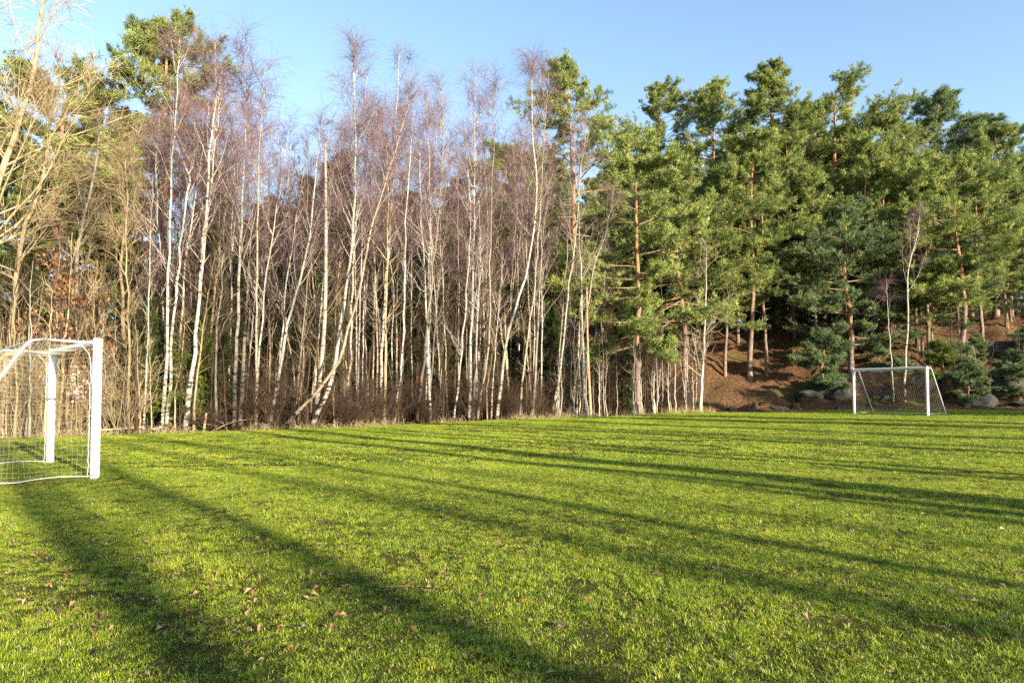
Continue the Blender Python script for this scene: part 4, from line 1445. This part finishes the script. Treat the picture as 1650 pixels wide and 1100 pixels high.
def put(me, px, s, lab, cat, grp, k, name):
    x, y, z = at(px, s)
    o = link(name, me, None, (x, y, z))
    o.rotation_euler = (0, 0, rng.random() * 6.28)
    o.scale = (k, k, k)
    ht_ = me['height'] * k
    size = 'tall' if ht_ > (9.5 if cat == 'birch tree' else 6.5 if cat == 'bare tree' else 4.3 if cat == 'sapling' else 2.2) else 'short'
    hue = {'birch': 'white', 'pale': 'pale', 'tan': 'tan', 'brown': 'brown', 'grey': 'grey'}[me['hue']]
    words = [w for w in (size, hue) if w not in lab.split()[:3]]
    tag(o, ' '.join(words) + ' ' + lab + ' ' + zone(px), cat, grp)


for k in range(95):                                          # thicket behind the near goal
    put((TANS + BRNS + GRYS)[rng.integers(0, 13)], rng.uniform(-40, 235), rng.uniform(0.0, 5.5), 'thin sapling in the thicket', 'sapling', 'saplings behind the goal', rng.uniform(0.75, 1.25), 'sapling')
for k in range(80):
    put((TANS[:3] + BRNS + BRNS)[rng.integers(0, 11)], rng.uniform(235, 900), 0.2 + rng.exponential(2.2), 'thin bare sapling among the stems', 'sapling', 'saplings among the birches', rng.uniform(0.6, 1.15), 'sapling')
for k in range(60):
    put((BRNS[:2] + GRYS + GRYS)[rng.integers(0, 8)], rng.uniform(890, 1120), 0.2 + rng.exponential(1.6), 'slim sapling in the row', 'sapling', 'saplings at the end of the row', rng.uniform(0.6, 1.05), 'sapling')
for k in range(26):
    put((BRNS + GRYS)[rng.integers(0, 7)], rng.uniform(1380, 1680), rng.uniform(2.5, 12), 'spindly sapling growing on the rocky hillside', 'sapling', 'saplings on the hillside', rng.uniform(0.6, 1.0), 'sapling')
for k in range(85):
    px = rng.uniform(235, 1000)
    put(BIG[rng.integers(0, 4)], px, 0.6 + rng.exponential(4.0), 'thin bare tree hazed with twigs', 'bare tree', 'thin trees between the birches', rng.uniform(0.7, 1.2), 'thin_bare_tree')
for k in range(46):
    px = 225 + 760 * (k + rng.random()) / 46
    put(BIRP[rng.integers(0, 4)], px, 0.5 + rng.exponential(2.6), 'thin pole-like birch among the larger stems', 'birch tree', 'thin birches among the larger ones', rng.uniform(0.75, 1.25), 'thin_birch')
for k in range(110):
    px = rng.uniform(-40, 1080)
    put(BRNS[rng.integers(0, 4)], px, rng.uniform(4, 15), 'brown leafless sapling back in the shade', 'sapling', 'saplings back in the wood', rng.uniform(0.9, 1.7), 'sapling')

SH = [shrub_mesh('bare_shrub', 600, 2.6, 0.35, 26, ('tan', 'tantwig')), shrub_mesh('bare_shrub', 601, 2.0, 0.5, 24, ('tan', 'tantwig')),
      shrub_mesh('bare_shrub', 602, 2.4, 0.4, 30, ('brown', 'browntwig')), shrub_mesh('bare_shrub', 603, 1.3, 0.6, 26, ('brown', 'browntwig')),
      shrub_mesh('bare_shrub', 604, 3.4, 0.3, 22, ('tan', 'tantwig'))]
for k in range(20):
    put(SH[rng.choice([0, 4, 4])], rng.uniform(-40, 240), rng.uniform(0.3, 4.5), 'tangled shrub in the thicket', 'shrub', 'shrubs behind the goal', rng.uniform(0.8, 1.3), 'bare_shrub')
for k in range(62):
    px = rng.uniform(340, 890)
    put(SH[rng.choice([2, 2, 2, 3, 3])], px, 0.35 + rng.exponential(1.8), 'twiggy bare shrub', 'shrub', 'shrubs under the birches', rng.uniform(0.6, 1.15), 'bare_shrub')
for k in range(18):
    put(SH[rng.choice([2, 3, 3])], rng.uniform(880, 1110), 0.5 + rng.exponential(2.2), 'twiggy shrub at the wood edge', 'shrub', 'shrubs at the end of the row', rng.uniform(0.6, 1.1), 'bare_shrub')
for k in range(40):
    put(SH[rng.choice([2, 3])], rng.uniform(100, 1100), rng.uniform(4, 14), 'brushwood back in the shade', 'shrub', 'brushwood in the shade', rng.uniform(1.0, 1.9), 'bare_shrub')
for k in range(14):
    put(SH[rng.choice([2, 3])], rng.uniform(1390, 1690), rng.uniform(2.2, 9), 'scrubby shrub among the hillside rocks', 'shrub', 'shrubs on the hillside', rng.uniform(0.5, 0.9), 'bare_shrub')


# ------------------------------------------------------------------ logs, sticks and rocks
def log_thing(name, label, cat, p0, p1, r0, bark, bend=0.05, seed=0):
    r = np.random.default_rng(seed)
    p0, p1 = np.array(p0, float), np.array(p1, float)
    mid = (p0 + p1) / 2 + r.normal(size=3) * bend
    q = spline([p0, mid, p1], 9) - p0
    a = Acc()
    tubes(a, q[None], (r0 * np.linspace(1, 0.72, 9))[None], 9)
    bk = a.mesh('bark', [bark])
    a = Acc()
    ang = np.arange(9) * 2 * math.pi / 9
    for k, e in ((0, q[0]), (8, q[8])):
        T = unit((q[1] - q[0]) if k == 0 else (q[8] - q[7]))
        n1 = unit(np.cross(T, [0.1, 0.2, 1.0]))
        n2 = np.cross(T, n1)
        rr = r0 * (1 if k == 0 else 0.72) * 1.01
        rim = e + rr * (np.cos(ang)[:, None] * n1 + np.sin(ang)[:, None] * n2)
        a.add(np.concatenate([rim, [e + T * (0.012 if k else -0.012)]]), [(i, (i + 1) % 9, 9) for i in range(9)])
    e = thing(name, [('bark', bk), ('cut_end', a.mesh('cut_end', ['deadwood']))], p0, label, cat)
    return e


def gp(px, s, dz=0.0):
    x, y, z = at(px, s)
    return (x, y, z + dz + (0.1 if dz > 0 else 0))


log_thing('fallen_log', 'long white birch log sloping down past the bent birch', 'log', gp(273, 0.55, 0.42), gp(349, 0.30, 0.07), 0.06, 'birch', 0.03, 1)
log_thing('fallen_log', 'short birch log lying at the feet of the paired birches', 'log', gp(249, 0.5, 0.08), gp(277, 0.42, 0.2), 0.07, 'birch', 0.02, 2)
log_thing('fallen_log', 'grey log leaning behind the sawn stake', 'log', gp(343, 0.7, 0.42), gp(366, 0.55, 0.12), 0.055, 'grey', 0.03, 3)
log_thing('sawn_stake', 'short orange-tan stake standing upright by the log pile', 'stake', gp(329, 0.25, -0.08), gp(333, 0.25, 0.5), 0.045, 'deadwood', 0.0, 4)
log_thing('fallen_log', 'thin pale pole lying flat behind the far side of the thicket edge', 'log', gp(160, 0.25, 0.06), gp(232, 0.35, 0.12), 0.035, 'tan', 0.04, 5)
log_thing('fallen_log', 'thick grey trunk piece lying in the shade of the birch row', 'log', gp(660, 1.5, 0.12), gp(720, 2.1, 0.3), 0.10, 'grey', 0.05, 6)
rng = np.random.default_rng(77)
for k in range(16):
    px = rng.uniform(215, 375)
    x, y, z = at(px, rng.uniform(0.2, 0.9))
    a = Acc()
    L = rng.uniform(0.5, 1.3)
    az_ = rng.random() * 6.28
    g = grow([(0, 0, 0.02)], [(math.cos(az_), 0.4 * math.sin(az_), rng.uniform(0.05, 0.6))], L, 6, -0.02, 0.1, rng)
    tubes(a, g, np.full((1, 6), rng.uniform(0.009, 0.02)) * np.linspace(1, 0.4, 6)[None], 5)
    o = link('broken_stick', a.mesh('broken_stick', [('tan', 'deadwood', 'brown')[k % 3]]), None, (x, y, z))
    tag(o, 'broken stick poking out of the log pile', 'stick', 'sticks round the log pile')


def rock_mesh(seed, sub=3, rough=0.25):
    import bmesh
    bm = bmesh.new()
    bmesh.ops.create_icosphere(bm, subdivisions=sub, radius=1.0)
    r = np.random.default_rng(seed)
    pl = unit(r.normal(size=(9, 3)))
    dd = r.uniform(0.45, 0.85, 9)
    ph = r.random(6) * 6
    for v in bm.verts:
        c = np.array(v.co)
        for n_, d_ in zip(pl, dd):
            k = c @ n_ - d_
            if k > 0:
                c = c - n_ * k * 0.97
        c = c * (1 + rough * 0.5 * (math.sin(5 * c[0] + ph[0]) * math.sin(4 * c[1] + ph[1]) + 0.5 * math.sin(9 * c[2] + ph[2])))
        v.co = c
    me = bpy.data.meshes.new('boulder')
    bm.to_mesh(me)
    bm.free()
    return me


RK = [rock_mesh(700 + i) for i in range(5)]
for m_ in RK:
    m_.polygons.foreach_set('use_smooth', np.zeros(len(m_.polygons), bool))
    m_.materials.append(M['rock'])
RD = rock_mesh(720)
RD.materials.append(M['darkrock'])
ROCKS = [(1254, 1.6, 0.55, 0.4, 0.28, 'low grey stone on the bare slope between the pale tree and the goal'),
         (1302, 3.9, 1.3, 0.9, 0.75, 'broad lichened boulder on the slope short of the goal'),
         (1330, 4.7, 1.15, 0.9, 0.8, 'square-topped boulder just behind the broad lichened one'),
         (1356, 4.2, 0.9, 0.9, 0.85, 'mossy boulder tucked beside the goal post'),
         (1352, 0.4, 0.32, 0.25, 0.2, 'small tan stone at the lawn edge by the goal post'),
         (1415, 4.6, 1.6, 1.2, 0.8, 'long ledge of rock seen above the crossbar'),
         (1485, 4.8, 1.5, 1.1, 0.75, 'rounded rock ledge behind the goal corner'),
         (1556, 5.2, 1.1, 1.0, 0.55, 'grey rock beside the dark pine stem'),
         (1592, 3.2, 1.5, 1.1, 0.6, 'smooth mossy rock hump low on the hillside'),
         (1638, 4.6, 2.6, 1.6, 0.95, 'large pale rock face streaked with moss'),
         (1625, 9.5, 4.2, 2.2, 1.3, 'wide pale rock slab high on the hillside'),
         (1645, 2.4, 0.9, 0.7, 0.4, 'small flat rock by the worn dirt')]
rng = np.random.default_rng(12)
for k, (px, s, a1, a2, a3, lab) in enumerate(ROCKS):
    x, y, z = at(px, s)
    o = link('boulder', RK[k % 5], None, (x, y, z + a3 * 0.1))
    o.scale = (a1, a2, a3)
    o.rotation_euler = (0, 0, rng.uniform(-0.4, 0.4))
    tag(o, lab, 'rock', 'rocks on the hillside')
x, y, z = on_lawn(1178, 662.5)
o = link('dark_stone', RD, None, (x, y, z + 0.07))
o.scale = (0.36, 0.25, 0.2)
tag(o, 'small black stone at the corner where the lawn meets the dirt', 'stone')
for k, (px, s, lab) in enumerate([(1282, 2.0, 'dark uprooted stump with broken roots on the bare slope'), (1216, 2.2, 'low dark root stump nearer the pale tree')]):
    x, y, z = at(px, s)
    rr = np.random.default_rng(90 + k)
    a = Acc()
    n = 16
    g = grow(np.tile([[0, 0, 0.15]], (n, 1)), rand_dirs(rr, n, -15, 45) * np.array([1.4, 0.6, 0.8]), rr.uniform(0.35, 0.85, n), 6, -0.10, 0.22, rr)
    tubes(a, g, (rr.uniform(0.03, 0.08, n))[:, None] * np.linspace(1, 0.3, 6)[None], 5)
    rt = a.mesh('root', ['brown'])
    a = Acc()
    q = np.array([(0, 0, -0.1), (0.03, 0, 0.12), (0.05, 0.02, 0.3)])
    tubes(a, q[None], np.array([[0.26, 0.2, 0.15]]), 9, 0, cap=True)
    thing('tree_stump', [('stump', a.mesh('stump', ['brown'])), ('root', rt)], (x, y, z), lab, 'stump')

# ------------------------------------------------------------------ the trees behind the viewer whose long shadows cross the lawn
cast = [bare_tree(800 + i, [(0, 0, 0), (0.25 * (-1) ** i, 0.1, 4), (-0.1, -0.2, 8), (0.3, -0.1, 13), (0, 0, 19 + i)], 0.19 + 0.03 * i, 16, 0.4, limb=0.13, el=(35, 65), n2=4, ntw=3,
                  droop=0.0, mats=('grey', 'grey', 'browntwig')) for i in range(2)]
back = Vector((TO_SUN.x, TO_SUN.y)).normalized()
BANDS = [(352, 1041, 27, 1.05), (203, 916, 36, 0.8), (489, 912, 28, 1.0), (760, 1040, 44, 0.8), (1400, 900, 22, 0.85), (1400, 925, 34, 0.7), (1300, 795, 17, 1.0), (1300, 768, 20, 1.0), (1500, 722, 22, 1.2),
         (1640, 1030, 36, 1.0), (1250, 742, 26, 0.9), (1560, 800, 30, 1.3), (1450, 676, 24, 1.2), (1100, 775, 30, 0.8), (1000, 720, 24, 0.8), (1350, 712, 28, 0.8), (1500, 860, 38, 0.8), (1200, 700, 30, 1.0)]
for k, (px, py, t, sc_) in enumerate(BANDS):
    x, y, z = on_lawn(px, py)
    # walk towards the sun until the tree stands well outside the view
    X, Y = x + back.x * t, y + back.y * t
    thing('tall_bare_tree', [('trunk', cast[k % 2][0]), ('crown', cast[k % 2][1])], (X, Y, float(lawn_z(X, Y))), 'tall bare tree behind the viewer throwing a long shadow over the lawn',
          'bare tree', 'trees behind the viewer', k * 1.1, (sc_, sc_, 1.0 + 0.1 * math.sin(k)))

rng = np.random.default_rng(4)
for k, (px, s_, t) in enumerate([(1160, 3, 62), (1225, 2, 70), (1310, 1, 66), (1265, 3, 58), (1370, 4, 62), (1540, 1, 66)]):
    x, y, z = at(px, s_)
    X, Y = x + back.x * t, y + back.y * t
    i = (8, 6, 12, 8, 2, 6, 12, 8)[k]
    copy_thing(pines[i], (X, Y, float(lawn_z(X, Y))), k * 1.7, 17.0 / pine_h[i], 'tall pine behind the viewer shading the foot of the hill', 'pines behind the viewer')

for k, (px, py, t, w_) in enumerate([(1500, 702, 22, 0.5), (1550, 689, 24, 0.42), (1350, 681, 26, 0.5), (1250, 674, 30, 0.6)]):
    x, y, z = on_lawn(px, py)
    X, Y = x + back.x * t, y + back.y * t
    copy_thing(spruces[3], (X, Y, float(lawn_z(X, Y))), k * 1.7, (w_, w_, 1.75), 'narrow spruce behind the viewer throwing a dark stripe over the lawn', 'narrow spruces behind the viewer', 'spruce')
